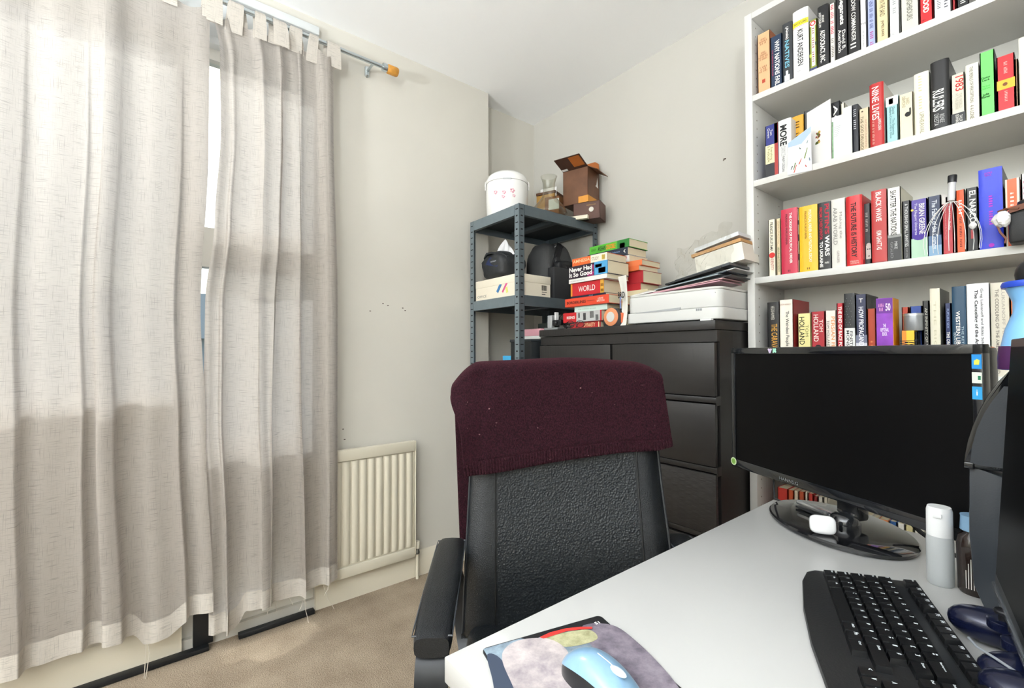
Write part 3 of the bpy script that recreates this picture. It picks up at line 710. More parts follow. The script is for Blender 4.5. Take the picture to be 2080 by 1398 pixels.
# highest shelf in view
S = ', top shelf in view'
pxbook('peach paperback with small brown lettering'+S+', against the side panel', 'A', 1538, 1564, 66, '#dcae82', [('h', 'illil\nlilillil\nlil il', .45, .86, .6, .1, '#8a5a3a'), ('h', 'lillil\nillililil\nlil ill illl\nil illilil', .45, .62, .7, .14, '#8a5a3a'), ('h', 'l illil\nil lil\nlil illi', .45, .40, .6, .1, '#8a5a3a'), ('b', .17, .23, '#b5482f', .35, .6)], side='#b06a45')
pxbook('navy paperback with bold white lettering beside the peach one'+S, 'A', 1564.4, 1588, 72, '#20344f', [('t', 'WHY NATIONS FAIL', .58, .05, .9, .42, W, .02), ('t', 'THE ORIGINS OF POWER', .18, .25, .75, .12, '#b03a55')])
pxbook('charcoal book with blue title and white bird at foot'+S, 'A', 1589, 1609, 47, '#33363a', [('t', '(Akala)', .5, .72, .93, .35, W, .02), ('t', 'NATIVES', .5, .25, .70, .45, '#7fc4dd', .01), ('b', .03, .13, '#d8e4ea', .2, .75), ('b', .13, .2, '#d8e4ea', .35, .6)], rnd=.004)
pxbook('thick white hardback with a yellow band near its top'+S, 'A', 1610, 1642, 20, '#f1f0ee', [('b', .76, .84, '#f0e03c'), ('b', .85, .855, '#7fb0dd'), ('b', .745, .75, '#b068a8'), ('h', 'FANTASYLAND', .5, .80, .8, .035, K, .01), ('t', 'KURT ANDERSEN', .5, .17, .70, .36, K, .01), ('h', 'o', .4, .09, .18, .02, '#8a8a8a')], rnd=.005, pages=PGW)
pxbook('narrow yellow-green patterned book with a white central strip'+S, 'A', 1643, 1659, 40, '#8f9a3c', [('b', .0, .09, '#3a3f68'), ('b', .12, .88, '#e9e7dc', .3, .75), ('b', .3, .36, '#b8c84c', .0, .3), ('b', .5, .56, '#3b4a2a', .75, 1), ('t', 'lil illil illil', .52, .2, .84, .25, '#8a3030'), ('b', .88, .97, '#e9e7dc', .1, .9), ('o', .5, .93, .38, '#c9302f'), ('o', .5, .93, .22, '#f2e6e0')])
pxbook('black rounded hardback with white lettering'+S+', just right of the red-dot spine', 'A', 1660, 1683, 12, '#191a1d', [('t', 'ANNE\nAPPLEBAUM', .4, .66, .9, .5, W), ('t', 'AUTOCRACY, INC.', .45, .08, .6, .5, W, .02)], rnd=.005)
pxbook('thin off-white paperback with pink title'+S, 'A', 1684, 1696, 7, '#ddd6cf', [('t', 'lil illi il illil', .5, .5, .97, .55, '#cf4a5e', .01), ('t', 'lil illilil', .5, .12, .42, .4, '#55504c')])
pxbook('black book with rounded bold white title left of another black one'+S, 'A', 1696.5, 1720.5, -22, '#1b1a1d', [('t', 'Meganets', .5, .50, .92, .5, W, .03), ('t', 'David B.\nAuerbach', .5, .12, .44, .62, W, .01)])
pxbook('black book with plain white capitals, right of the rounded lettering'+S, 'A', 1721.5, 1745, -28, '#1d1c1e', [('t', 'SHADOW COMMANDER', .5, .2, .92, .38, W, .01), ('t', 'II', .45, .1, .17, .5, W)], rnd=.003)
pxbook('slim white book with tiny black letters at mid height'+S, 'A', 1745.6, 1759.6, -12, '#eeeeee', [('h', 'TLS', .5, .48, .7, .03, K, .02), ('t', 'lil illil lilillil', .5, .08, .35, .2, '#777777')])
pxbook('lavender blue paperback with navy and pink lettering'+S, 'A', 1760, 1778, -18, '#a3aed2', [('t', 'lilil illil lil illi il lill', .5, .35, .95, .42, '#2e3a72'), ('t', 'lill il', .5, .05, .28, .4, '#b84a90')])
pxbook('cream book with dark serif capitals'+S+', between lavender and pale grey spines', 'A', 1778.5, 1804, -22, '#e6d2a4', [('t', 'A LINE IN THE SAND', .5, .5, .96, .42, K), ('t', 'JAMES BARR', .5, .12, .42, .3, '#555040')])
pxbook('pale grey book with faint lettering'+S+', right of the cream spine', 'A', 1804.5, 1827, -24, '#dadbd9', [('t', 'illill lil', .5, .5, .9, .3, '#9aa0a0'), ('h', 'C', .4, .09, .2, .03, '#777777')])
pxbook('wide pale stone book with grey serif title'+S, 'A', 1828, 1866, -30, '#cfcec3', [('t', 'NEIGHBOURS', .5, .25, .8, .32, '#77756a', .01)])
pxbook('red book with white capitals'+S, 'A', 1866.5, 1894, -32, '#cc2229', [('t', 'IN BLOOD', .5, .3, .95, .45, W, .03), ('h', '*', .3, .13, .3, .04, '#6a1014')])
pxbook('wide white book with small dark lettering right of the red one'+S, 'A', 1895, 1932, -38, '#e6e6e8', [('t', 'lil ilillil', .3, .3, .8, .2, '#555860'), ('t', 'illil', .7, .25, .6, .2, '#555860')])
pxbook('narrow crimson book'+S+', last but one before the picture edge', 'A', 1932.5, 1941, -40, '#a3262c')
pxbook('black book with white title'+S+', the rightmost seen', 'A', 1942, 1968, -44, '#1c1d20', [('t', 'lill ill', .5, .2, .7, .4, W)])

# second shelf
S = ', second shelf in view'
pxbook('small book, blue above and black below, with a cream label'+S, 'B', 1554, 1580, 253, '#26307e', [('b', 0, .27, '#1a1b22', 0, .72), ('b', .27, .62, '#e8e0ae', 0, .72), ('b', 0, 1, '#a8322c', .72, 1), ('b', .62, 1, '#d9cfa4', .72, .98), ('t', 'Everything\nIs Predictable', .38, .3, .6, .42, '#4a4a30'), ('t', 'Tom\nChivers', .38, .76, .94, .38, W)])
pxbook('pale grey book with heavy black title, right of the blue spine'+S, 'B', 1580.5, 1607, 243, '#dcdcda', [('t', 'MORE', .42, .52, .9, .55, K, .03), ('t', 'DANCE', .4, .33, .5, .35, '#bbbbbb'), ('t', 'PHILIP COGGAN', .4, .04, .32, .2, '#777777')], rnd=.003)
pxbook('mustard yellow hardback half hidden by a greeting card'+S, 'B', 1607.5, 1632, 236, '#dba32c', [('t', 'lil illil', .5, .5, .9, .4, '#5a3c10')], rnd=.004, yf=1.815)
pxbook('dark grey book behind the white card'+S, 'B', 1633, 1660, 222, '#4a4c4e', [], yf=1.815)
pxbook('black book with white letters showing above the leaflets'+S, 'B', 1688, 1706, 207, '#1d1e20', [('t', 'AC', .5, .6, .95, .5, W, .02)], yf=1.775)
pxbook('thin cream book just right of the black one behind the leaflets'+S, 'B', 1707, 1716, 210, '#d8d3c0', [], yf=1.775)
pxbook('narrow black book with tiny white lettering'+S+', left of the beige spine', 'B', 1729, 1743, 213, '#1f2128', [('t', 'lill illil', .5, .5, .9, .4, '#b8b8c0')], rnd=.002)
pxbook('beige book with brown serif title'+S, 'B', 1744, 1765, 220, '#d5c3a3', [('t', 'THE GOD DELUSION', .3, .0, .82, .3, '#5a4a34', .01), ('t', 'RICHARD DAWKINS', .68, .08, .72, .18, '#b58a78'), ('o', .35, .93, .1, '#4a3c2a')])
pxbook('red hardback with tall white title'+S, 'B', 1765.5, 1795, 170, '#b92a2a', [('t', 'NINE LIVES', .45, .42, .94, .5, W, .01), ('t', 'AIMEN DEAN', .72, .24, .42, .2, W), ('t', 'il lill il lil illil lil lil', .28, .04, .40, .16, '#e8b8a8')], rnd=.006, yf=1.76, side='#d8d2c8', depth=.15)
pxbook('pale teal book with a black and white portrait at its top'+S, 'B', 1798.7, 1824, 196, '#9cc9cc', [('b', .80, 1, '#e3e3df'), ('b', .84, .96, '#24262a', .25, .6), ('b', .86, .92, '#c8c8c4', .35, .55), ('t', 'David\nSedaris', .5, .60, .78, .42, '#2d5560'), ('t', 'The Beginning\nComes Here Once', .5, .1, .58, .4, '#55868c')], yf=1.762)
pxbook('cream book with a dark round emblem'+S, 'B', 1825, 1855, 190, '#e2d7ba', [('t', 'JARED\nDIAMOND', .48, .70, .94, .5, '#8a7e60'), ('o', .62, .53, .22, '#1f1d1c'), ('b', .54, .66, '#1f1d1c', .72, .84)], yf=1.764)
pxbook('ivory hardback with faint gilt capitals'+S, 'B', 1856, 1887, 148, '#e6e3d0', [('t', 'illlil illil', .42, .42, .95, .22, '#cfc99e'), ('t', 'UPHEAVAL', .5, .02, .36, .3, '#9a9478')], rnd=.003, pages=PGW)
pxbook('thick black hardback with white title'+S+', tallest dark spine', 'B', 1889, 1928, 124, '#1b1b1d', [('t', 'RULERS', .42, .26, .57, .62, W, .02), ('t', 'RENEE\nDIRESTA', .45, .05, .22, .55, '#c4c4c4')], rnd=.007, yf=1.762, depth=.16)
pxbook('stone coloured paperback with red date and black foot'+S, 'B', 1930.5, 1959.5, 150, '#d2cdbd', [('b', 0, .23, '#232428'), ('t', '1983', .62, .66, .95, .6, '#c4302c', .01), ('t', 'THE WORLD\nAT THE BRINK', .55, .3, .62, .5, '#b3ad9c'), ('t', 'TAYLOR\nDOWNING', .55, .03, .2, .5, W)])
pxbook('off-white hardback with thin grey capitals'+S+', left of the bright green spine', 'B', 1960.5, 1987.5, 130, '#e3e0d2', [('t', 'THE PERILS OF PERCEPTION', .45, .32, .95, .28, '#6f6a5e'), ('t', '4 A LONE', .45, .03, .27, .32, '#77705e')], rnd=.002, pages=PGW)
pxbook('bright green book with small black lettering'+S, 'B', 1989, 2020, 104, '#6fe06a', [('h', 'Going\nDark', .4, .58, .6, .07, '#143a14', .02), ('h', 'The Secret\nSocial Lives', .42, .45, .55, .06, '#4aa84a'), ('h', 'Julia\nEbner', .4, .32, .6, .07, '#143a14', .02)], yf=1.765, side='#20242c')
pxbook('bright red book with a yellow middle band'+S, 'B', 2023, 2061, 112, '#d3232b', [('b', .40, .57, '#f0b428'), ('t', 'lil illil', .5, .68, .88, .2, '#f0c0b8'), ('o', .46, .485, .14, '#7a4a28'), ('t', 'illilil', .5, .18, .36, .16, '#f0c0b8')], side='#241a1c')
pxbook('narrow brown book right of the red and yellow spine'+S, 'B', 2061.5, 2067, 120, '#8a6a4c')
pxbook('ivory book at the right picture edge'+S, 'B', 2068, 2098, 74, '#dedcd0', [], rnd=.002)

# third shelf
S = ', third shelf in view'
pxbook('short ivory book with a red dot'+S, 'C', 1560, 1575, 446, '#e4ddc8', [('t', 'FRANCIS FUKUYAMA', .45, .44, .95, .42, K, .01), ('o', .5, .37, .42, '#c92c28'), ('t', 'IDENTITY', .5, .1, .31, .42, '#b04a48')])
pxbook('very thin tan paperback'+S+', beside the crimson spine', 'C', 1576, 1585.5, 444, '#d8c39c', [('t', 'FRANCIS FUKUYAMA', .5, .55, .95, .35, '#a88a68'), ('t', 'LIBERALISM AND ITS DISCONTENTS', .5, .06, .5, .4, '#4a6a4a')])
pxbook('crimson book with white title'+S+', left of the yellow one', 'C', 1586, 1619, 424, '#bf2846', [('t', 'THE ORIGINS OF POLITICAL ORDER', .62, .16, .93, .16, W, .02), ('t', 'FRANCIS FUKUYAMA', .36, .45, .92, .13, '#4a1020'), ('h', 'll', .5, .05, .14, .03, '#4a1020')], rnd=.003)
pxbook('cream book with black marks squeezed between crimson and yellow spines'+S, 'C', 1619.5, 1622.5, 424, '#d9cdb0', [('b', .75, .82, K), ('b', .5, .6, K), ('b', .2, .3, K)], yf=1.775)
pxbook('yellow book with white title'+S, 'C', 1623, 1660, 418, '#e9b51e', [('t', 'POLITICAL ORDER AND POLITICAL DECAY', .62, .14, .93, .16, '#fbf3d8', .02), ('t', 'FRANCIS FUKUYAMA', .37, .5, .92, .12, '#6a4c10'), ('h', 'll', .5, .05, .14, .03, '#6a4c10')], rnd=.003)
pxbook('black book with big red and white condensed capitals'+S, 'C', 1661, 1687, 411, '#17171a', [('t', "PUTIN'S", .72, .52, .97, .36, '#b8243a', .03), ('t', 'WARS', .72, .2, .5, .36, W, .03), ('t', "FROM CHECHNYA", .25, .45, .93, .25, '#b8243a', .03), ('t', 'TO UKRAINE', .25, .04, .42, .26, W, .03), ('h', 'MARK', .7, .1, .35, .03, W)], rnd=.002)
pxbook('pale grey book with thin serif title'+S, 'C', 1688, 1716, 404, '#d6d4cd', [('t', 'Making the', .68, .42, .8, .26, '#8f8d88'), ('t', 'ARAB WORLD', .3, .34, .88, .3, '#8f8d88', .01), ('t', 'GERGES', .48, .08, .25, .18, '#9a8a8a')], rnd=.002)
pxbook('thick scarlet hardback with black capitals'+S, 'C', 1718, 1751, 398, '#cc1f25', [('t', 'THE FUTURE IS HISTORY', .5, .12, .90, .34, '#1b1416', .02), ('h', 'MASHA\nGESSEN', .5, .05, .55, .05, '#e8c0b8')], rnd=.005, yf=1.762, depth=.15)
o = pxbook('dark paperback showing a pale face, set back among red spines'+S, 'C', 1752, 1768, 414, '#2a2a2c', [('b', .1, .32, '#c9c2ba', .35, 1), ('o', .7, .33, .3, '#c9c2ba'), ('b', .25, .27, '#3a3634', .5, .65), ('b', .25, .27, '#3a3634', .78, .92), ('b', .14, .155, '#6a5a54', .6, .85), ('t', 'lil illil il', .5, .55, .85, .3, '#b8b4ae')], yf=1.785)
pxbook('brick red book with bold white capitals'+S, 'C', 1769, 1800, 386, '#b5302f', [('t', 'BLACK WAVE', .5, .57, .97, .38, W, .02), ('t', 'KIM GHATTAS', .5, .18, .44, .34, W, .01), ('b', .0, .02, '#8a1f22')], rnd=.002)
pxbook('tall white hardback fading to black at its foot'+S, 'C', 1801, 1829.5, 381, '#e7e5df', [('b', 0, .32, '#2b2b2d'), ('b', .32, .36, '#8c8c8a'), ('t', 'SHATTER THE NATIONS', .45, .35, .96, .44, '#2c2c2e', .01), ('t', 'MIKE', .6, .16, .26, .22, '#cfcfcf'), ('t', 'GIGLIO', .3, .04, .26, .2, '#8f8f8f')], yf=1.762, depth=.16, pages=PGW, side='#e0dbc6')
pxbook('narrow black book with fine white capitals'+S+', left of the purple spine', 'C', 1832, 1848.5, 408, '#1f2124', [('t', 'A THOUSAND SMALL SANITIES', .5, .22, .95, .42, '#cfcfcf', .01), ('t', 'ADAM GOPNIK', .5, .03, .2, .3, '#8f8f8f')])
pxbook('purple book turning pale green below, white author name'+S, 'C', 1849, 1883, 405, '#4a3596', [('b', 0, .34, '#a9cbb2'), ('o', .5, .40, .46, '#4a3596'), ('t', 'BRIAN GREENE', .68, .4, .92, .34, W, .01), ('t', 'The Elegant Universe', .3, .4, .94, .2, '#e4dff4'), ('o', .1, .83, .09, '#f0d060')])
pxbook('navy book fading to pale blue, white cursive-like title'+S, 'C', 1884, 1911, 398, '#22304f', [('b', 0, .18, '#7fa3c4'), ('b', .18, .34, '#46648c'), ('t', 'The Fabric of the Cosmos', .5, .12, .93, .4, '#dce3ee', .01)])
pxbook('red book with a small portrait at its top'+S, 'C', 1912, 1936, 394, '#b3222e', [('b', .84, 1, '#d5d0ca'), ('b', .86, .95, '#2e2a2a', .35, .7), ('b', .87, .91, '#cfc6be', .45, .6), ('t', 'The Hidden Reality', .65, .4, .8, .2, W, .01), ('t', 'Parallel Universes and the Deep Laws', .33, .25, .78, .12, '#e8b8b8')])
pxbook('orange paperback with black and white lettering'+S+', left of the black one', 'C', 1940, 1960, 386, '#ea5a20', [('t', 'illil', .5, .62, .84, .35, W, .01), ('t', "lill ilillil lilil", .5, .1, .56, .25, '#5a2410')], side='#eee8de')
pxbook('black book with bold white capitals beside the tall blue spine'+S, 'C', 1961.5, 1986, 381, '#1b1c1e', [('t', 'EL NARCO', .55, .45, .95, .55, W, .02), ('b', .2, .34, '#a8222a', .35, .6)])
pxbook('very tall bright blue book with magenta lettering'+S, 'C', 1986.5, 2036, 342, '#2038cf', [('t', 'illil lillil', .5, .30, .66, .16, '#b838c8', .02), ('h', 'JAMES\nBALL', .42, .93, .34, .05, '#b838c8'), ('o', .5, .045, .12, '#b838c8')], yf=1.764, depth=.16, side='#1a1d33', rnd=.002)
pxbook('orange classic paperback with cream bands'+S, 'C', 2041, 2072, 363, '#e8632a', [('b', 0, 1, '#efe6cf', 0, .12), ('b', 0, 1, '#efe6cf', .78, .94), ('b', 0, 1, '#2a2420', .94, 1), ('t', 'illi', .45, .6, .8, .25, '#fbe8d8')], yf=1.775)
pxbook('white book with pink lettering at the right picture edge'+S, 'C', 2073, 2094, 352, '#e9e4e2', [('t', 'illil', .5, .55, .9, .5, '#c4788a')], yf=1.775)

# shelf above the monitor
S = ', shelf just above the monitor'
pxbook('black book with gold title'+S+', leftmost', 'D', 1558, 1582, 614, '#1b1b1c', [('t', 'THE CARAVAN', .62, .28, .68, .5, '#d09a3a', .01), ('t', 'HEGGHAMMER', .5, .74, .94, .3, '#c8c4ba')], rnd=.002)
pxbook('cream book with tall black sans title'+S, 'D', 1582.5, 1611, 609, '#ebe5d6', [('t', 'The Weirdest People in the World', .55, .03, .84, .3, '#2b2926', .01), ('h', 'JOSEPH HENRICH', .45, .93, .8, .03, '#c09a8a')], yf=1.76, depth=.15, side='#96282a', pages=mat('#96282a', .6))
pxbook('short book, primrose above and crimson below'+S, 'D', 1620, 1647, 637, '#e6dc98', [('b', 0, .42, '#9a2030'), ('t', 'HOLLAND', .32, .46, .94, .4, '#2e2a18', .01), ('t', 'TOM', .7, .6, .8, .22, '#7a7440'), ('t', 'DOMINION', .5, .02, .36, .4, '#d8a8a4')], yf=1.765)
pxbook('red book with a dark orb emblem'+S, 'D', 1647.5, 1675.5, 633, '#a92530', [('t', 'TOM', .72, .66, .86, .25, '#efd8d0'), ('t', 'HOLLAND', .35, .5, .95, .36, '#efd8d0', .01), ('o', .5, .40, .24, '#1c1a1d'), ('b', .28, .36, '#1c1a1d', .4, .6)])
pxbook('off-white book with an orange title'+S, 'D', 1676, 1698.5, 631, '#e8dfd4', [('t', 'PERSIAN FIRE', .7, .3, .9, .32, '#dd8a3c', .01), ('t', 'TOM HOLLAND', .25, .4, .84, .24, '#4a4440')])
pxbook('narrow red book with white capitals'+S, 'D', 1699, 1713, 616, '#bb1f2e', [('t', 'THE END OF RACE POLITICS', .5, .2, .95, .5, W, .02)])
pxbook('black speckled book with a white lower half'+S, 'D', 1714, 1736, 596, '#26282a', [('b', 0, .56, '#e4e4e2'), ('t', "EINSTEIN'S\nMONSTERS", .5, .18, .53, .6, '#2a2a2c', .01)]+[('o', .15+.7*((i*37) % 10)/10, .6+.37*((i*53) % 11)/11, .02, '#b8bcbc') for i in range(24)], rnd=.002)
pxbook('navy book paling to white at its foot'+S, 'D', 1737, 1760, 598, '#2a2f4c', [('b', 0, .38, '#c9cbd4'), ('b', .38, .48, '#70758c'), ('t', 'HOW PROPAGANDA', .5, .3, .84, .45, '#e6e8f0', .02), ('h', 'T', .5, .92, .35, .05, W)], yf=1.762, side='#1d1c1f')
pxbook('brick orange book left of the purple carton'+S, 'D', 1761, 1779, 627, '#b4401f', [('t', 'illilil', .5, .1, .5, .3, '#d8804c')], yf=1.77)
pxbook('orange-red book seen over the small tin'+S, 'D', 1831, 1846, 624, '#b43c22', [], yf=1.80)
pxbook('royal blue book behind the small tin'+S, 'D', 1848, 1873, 622, '#21428f', [('t', 'lil illi', .5, .3, .85, .35, '#8fc0e4')], yf=1.78)
pxbook('black book with grey capitals'+S+', left of the cream spine', 'D', 1873.5, 1887, 611, '#1c1c1e', [('t', 'AN INFINITY OF WORLDS', .55, .15, .9, .4, '#c0bdb2')])
pxbook('tall cream hardback with a grey right side'+S, 'D', 1888, 1909, 586, '#dcd7c3', [('t', 'THE BIG', .5, .3, .85, .25, '#c4bea4')], yf=1.76, depth=.15, side='#6d6c66', rnd=.002)
pxbook('small navy book left of the petrol blue one'+S, 'D', 1918, 1932, 616, '#1d2c5c', [('t', 'THE ONCE AND', .5, .25, .6, .5, W, .01), ('t', 'FUTURE SEX', .5, .65, .92, .3, '#9ab0e0')], yf=1.775)
pxbook('petrol blue hardback with white capitals'+S, 'D', 1932.5, 1962, 582, '#22455f', [('t', 'WESTERN LIBERALISM', .42, .12, .72, .3, W, .01), ('t', 'THE RETREAT OF', .74, .15, .55, .16, '#a8c0cc'), ('t', 'EDWARD LUCE', .18, .2, .48, .16, '#c8d8e0')], rnd=.003, yf=1.765)
pxbook('wide white book with black sans title in two lines'+S, 'D', 1962.5, 2008.5, 576, '#e4e5e8', [('t', 'The Canceling of the American Mind', .42, .03, .93, .2, '#1d1d1f', .02), ('t', 'Greg Lukianoff and Rikki Schlott', .68, .27, .94, .15, '#3a3a3c')], rnd=.003, yf=1.764)
pxbook('wide stone book with grey serif capitals'+S+', rightmost pale spine', 'D', 2011, 2049, 574, '#d3cdbd', [('t', 'THE CODDLING OF THE AMERICAN MIND', .35, .03, .93, .2, '#77726a', .01), ('t', 'LUKIANOFF HAIDT', .7, .3, .93, .18, '#a8a298')], rnd=.003, yf=1.764)
pxbook('orange book behind the spray bottle'+S, 'D', 2050, 2068, 572, '#e0763c', [], yf=1.77)

# books low down, seen under the monitor
S = ', low shelf seen beneath the monitor'
fl = [(1579, 1600, 992, '#c2322a', 'red book with a cream left edge'), (1600.5, 1612, 996, '#c9562f', 'rust orange book'), (1612.5, 1622, 998, '#e0cfb4', 'cream spine'), (1622.5, 1634, 999, '#b9502f', 'brick spine'),
      (1634.5, 1641, 1000, '#d8d0c0', 'thin pale spine'), (1641.5, 1652, 1003, '#b8342c', 'crimson spine'), (1652.5, 1661, 1008, '#8f2c2c', 'maroon spine'), (1661.5, 1672, 1010, '#d6d2ca', 'light grey spine'), (1672.5, 1682, 1011, '#cfc8ba', 'stone spine'),
      (1755, 1772, 1046, '#d9d4c6', 'wide ivory spine right of the monitor neck'), (1772.5, 1784, 1052, '#cfc9b8', 'ivory spine beside the wide one'), (1784.5, 1806, 1056, '#cf7f4c', 'orange spine'), (1806.5, 1822, 1060, '#2f5f9f', 'blue spine'), (1822.5, 1838, 1064, '#e4e4e0', 'white spine'), (1838.5, 1856, 1068, '#d8cf9c', 'pale yellow spine'), (1856.5, 1880, 1074, '#e0ddd0', 'ivory spine nearest the white bottle')]
for (a, c_, vt, cc, nm) in fl:
    mk = [('t', 'lil illil', .5, .3, .8, .4, '#f0ece0' if cc[1] in 'bc89' else '#5a5248')]
    pxbook(nm+S, 'F', a, c_, vt, cc, mk, depth=.13)

# small things on the shelves ------------------------------------------------
def card_poly(name, label, cat, pts, y, m, marks=None, th=.0006, tilt=0):
    P = [at(u, v, 1, y) for u, v in pts]; c0 = P[0].copy()
    b = MB().prism([(p.x-c0.x, p.z-c0.z) for p in P], 0, th, m)
    o = b.build(name, None, c0, (0, 0, tilt), smooth=0); tag(o, label, cat); return o, c0
zB = SHZ['B']
# folded white card, standing
CW_ = mat('#eceae6', .5); CWB = mat('#e4e6e4', .5)
t = thing('greeting_card', 'tall white folded card standing open before the yellow book, second shelf', 'card', at(1689, 345, 1, 1.752))
t.location.z = zB+.0005; hC = at(1689, 200, 1, 1.752).z-zB
b = MB().box(-.092, 0, 0, .0008, 0, hC, CW_, M=T(0, 0, 0, 0, 0, math.radians(-26)))
MB().box(-.092, 0, 0, .0008, 0, hC, CW_, M=T(0, .0, 0, 0, 0, math.radians(-38))).build('back_leaf', t, smooth=0)
fm = [mat('#8f3a2c', .6), mat('#5f7a3a', .6), mat('#d7b45c', .6)]; r = random.Random(4)
for k in range(16): 
    x = -.058+.016*r.random(); z = .072+.045*r.random(); s_ = .003+.003*r.random()
    b.add([(x+s_*math.cos(j), -.0006, z+s_*math.sin(j)) for j in [i*PI/3 for i in range(6)]], [list(range(6))], fm[k % 3], M=T(0, 0, 0, 0, 0, math.radians(-26)))
b.build('front_leaf', t, smooth=0)
o, c0 = card_poly('greeting_card', 'small card with a blue watercolour and sprigs, leaning in front of the tall white card', 'card', [(1599.5, 356), (1649, 346), (1647, 256), (1601, 291)], 1.7475, mat('#dcdfe4', .5))
b = MB(); r = random.Random(9)
def pp(u, v): p = at(u, v, 1, 1.7475)-c0; return (p.x, -.0004, p.z)
b.add([pp(1601, 291), pp(1647, 257), pp(1647.5, 268), pp(1628, 292), pp(1601, 300)], [(0, 1, 2, 3, 4)], mat('#a9bfe0', .6))
for (u, v, du, dv, cc) in ((1640, 300, -6, 22, '#7a8a4a'), (1628, 322, -5, 12, '#c9624c'), (1618, 335, -5, 16, '#c9624c'), (1612, 345, 4, -14, '#6f8048'), (1607, 345, 3, -8, '#55605a'), (1636, 335, 2, 4, '#b84a3c'), (1644, 320, 1, 6, '#6a7a8a'), (1624, 300, 2, 3, '#55605a'), (1641, 285, -2, 6, '#8a9a9a')):
    p, q = pp(u, v), pp(u+du, v+dv); b.add([(p[0]-.0012, p[1], p[2]), (p[0]+.0012, p[1], p[2]), (q[0]+.002, q[1], q[2]), (q[0]-.002, q[1], q[2])], [(0, 1, 2, 3)], mat(cc, .6))
b.build('watercolour', o, smooth=0)
t = thing('leaflet', 'pale green edged leaflet standing right of the tall white card, second shelf', 'leaflet', (at(1691, 345, 1, 1.753).x, 1.753, zB+.0005))
wl = at(1731, 300, 1, 1.753).x-at(1692, 300, 1, 1.753).x
MB().box(0, wl, 0, .0012, 0, .135, CWB).build('sheet', t, smooth=0)
MB().box(.0, .004, -.001, .0, 0, .12, mat('#7fa07c', .6, var=.3, vscale=60)).build('printed_edge', t, smooth=0)
b = MB(); 
for k in range(6): b.box(.006, .006+.02-.002*k, -.0006, 0, .10-.006*k, .1008-.006*k, mat('#8a9a94', .7))
b.build('handwriting', t, smooth=0)
o = MB().box(-.012, .012, 0, .0008, 0, .155, mat('#dde0dc', .5)).build('bookmark', None, (at(1722, 300, 1, 1.756).x, 1.756, zB+.0005), smooth=0); tag(o, 'narrow grey-white card standing behind the green edged leaflet', 'card')

# wire head massager and camera on third shelf
zC_ = SHZ['C']
t = thing('head_massager', 'wire head massager with a white handle and black cap before the red and orange spines', 'massager', (at(1932, 408, 1, 1.735).x, 1.735, zC_))
hb_ = at(1932, 408, 1, 1.735).z-zC_; ht = at(1936, 356, 1, 1.735).z-zC_
tilt = T(0, 0, hb_, 0, math.radians(3), 0)
b = MB().lathe([(.0075, 0), (.008, .004), (.008, ht-hb_-.022), (.0085, ht-hb_-.02)], mat('#d9dadb', .3), 18, M=tilt); b.build('handle', t)
MB().lathe([(.0095, ht-hb_-.020), (.0098, ht-hb_-.002), (.009, ht-hb_)], mat('#15161a', .3), 18, M=tilt).build('cap', t, label='black cap')
b = MB(); WIRE = mat('#e4e4e2', .35)
for k in range(10):
    a = k*2*PI/10+.25; R_ = .058+.006*math.sin(k*2.1)
    pts = [(0, 0, hb_)]
    for i in range(1, 9):
        q = i/8; rr = R_*math.sin(q*PI*.60)*1.03; pts.append((rr*math.cos(a), rr*math.sin(a)*.30, hb_*(1-q**1.35)+.002))
    b.tube(pts, .0008, WIRE, 6)
b.build('wires', t)
p = at(1976, 458, 1, 1.728)
o = MB().ball((0, 0, 0), .008, mat('#eeeeee', .5), 14, sc_=(1, .8, 1.3), e=1.3).build('tissue_scrap', None, (p.x, p.y, p.z), smooth=30)
tag(o, 'small scrap of white tissue caught in the wires of the head massager', 'tissue')
t = thing('camera', 'black camera in a brown leather strap standing at the right end of the third shelf', 'camera', (at(2087, 500, 1, 1.735).x, 1.735, zC_))
b = MB().box(-.030, .05, -.03, .05, 0.0, .088, mat('#1c1d1f', .45, bump=.3, scale=400), bev=.006); b.build('camera_body', t)
b = MB().lathe([(.028, .0), (.03, .006), (.028, .02), (.020, .024)], mat('#141516', .3), 24, M=T(.012, .01, .088)); b.build('lens', t)
LB = mat('#6e3c22', .5, bump=.2, scale=120)
b = MB().tube([(-.028, -.034, .082), (.0, -.036, .088), (.03, -.036, .085), (.05, -.03, .085)], .003, LB, flat=(.004, .014)); b.tube([(-.045, -.02, .082), (-.052, -.028, .06), (-.044, -.03, .03), (-.034, -.03, .012), (-.036, -.03, .002)], .003, LB, flat=(.012, .004))
b.tube([(-.045, -.02, .086), (-.03, -.03, .088), (-.01, -.034, .084)], .003, LB, flat=(.014, .004)); b.build('leather_strap', t)
b = MB().ball((0, 0, 0), .017, mat('#e8e8e8', .5), 16, sc_=(1, .8, 1.15)); r = random.Random(2)
for i, v in enumerate(b.v): b.v[i] = v*(1+.22*math.sin(v.x*310+v.z*190)*math.cos(v.y*260+v.z*120))+Vector((-.040, -.038, .062))
o = b.build('tissue', None, t.location, smooth=20); tag(o, 'crumpled white tissue wedged against the camera strap', 'tissue')

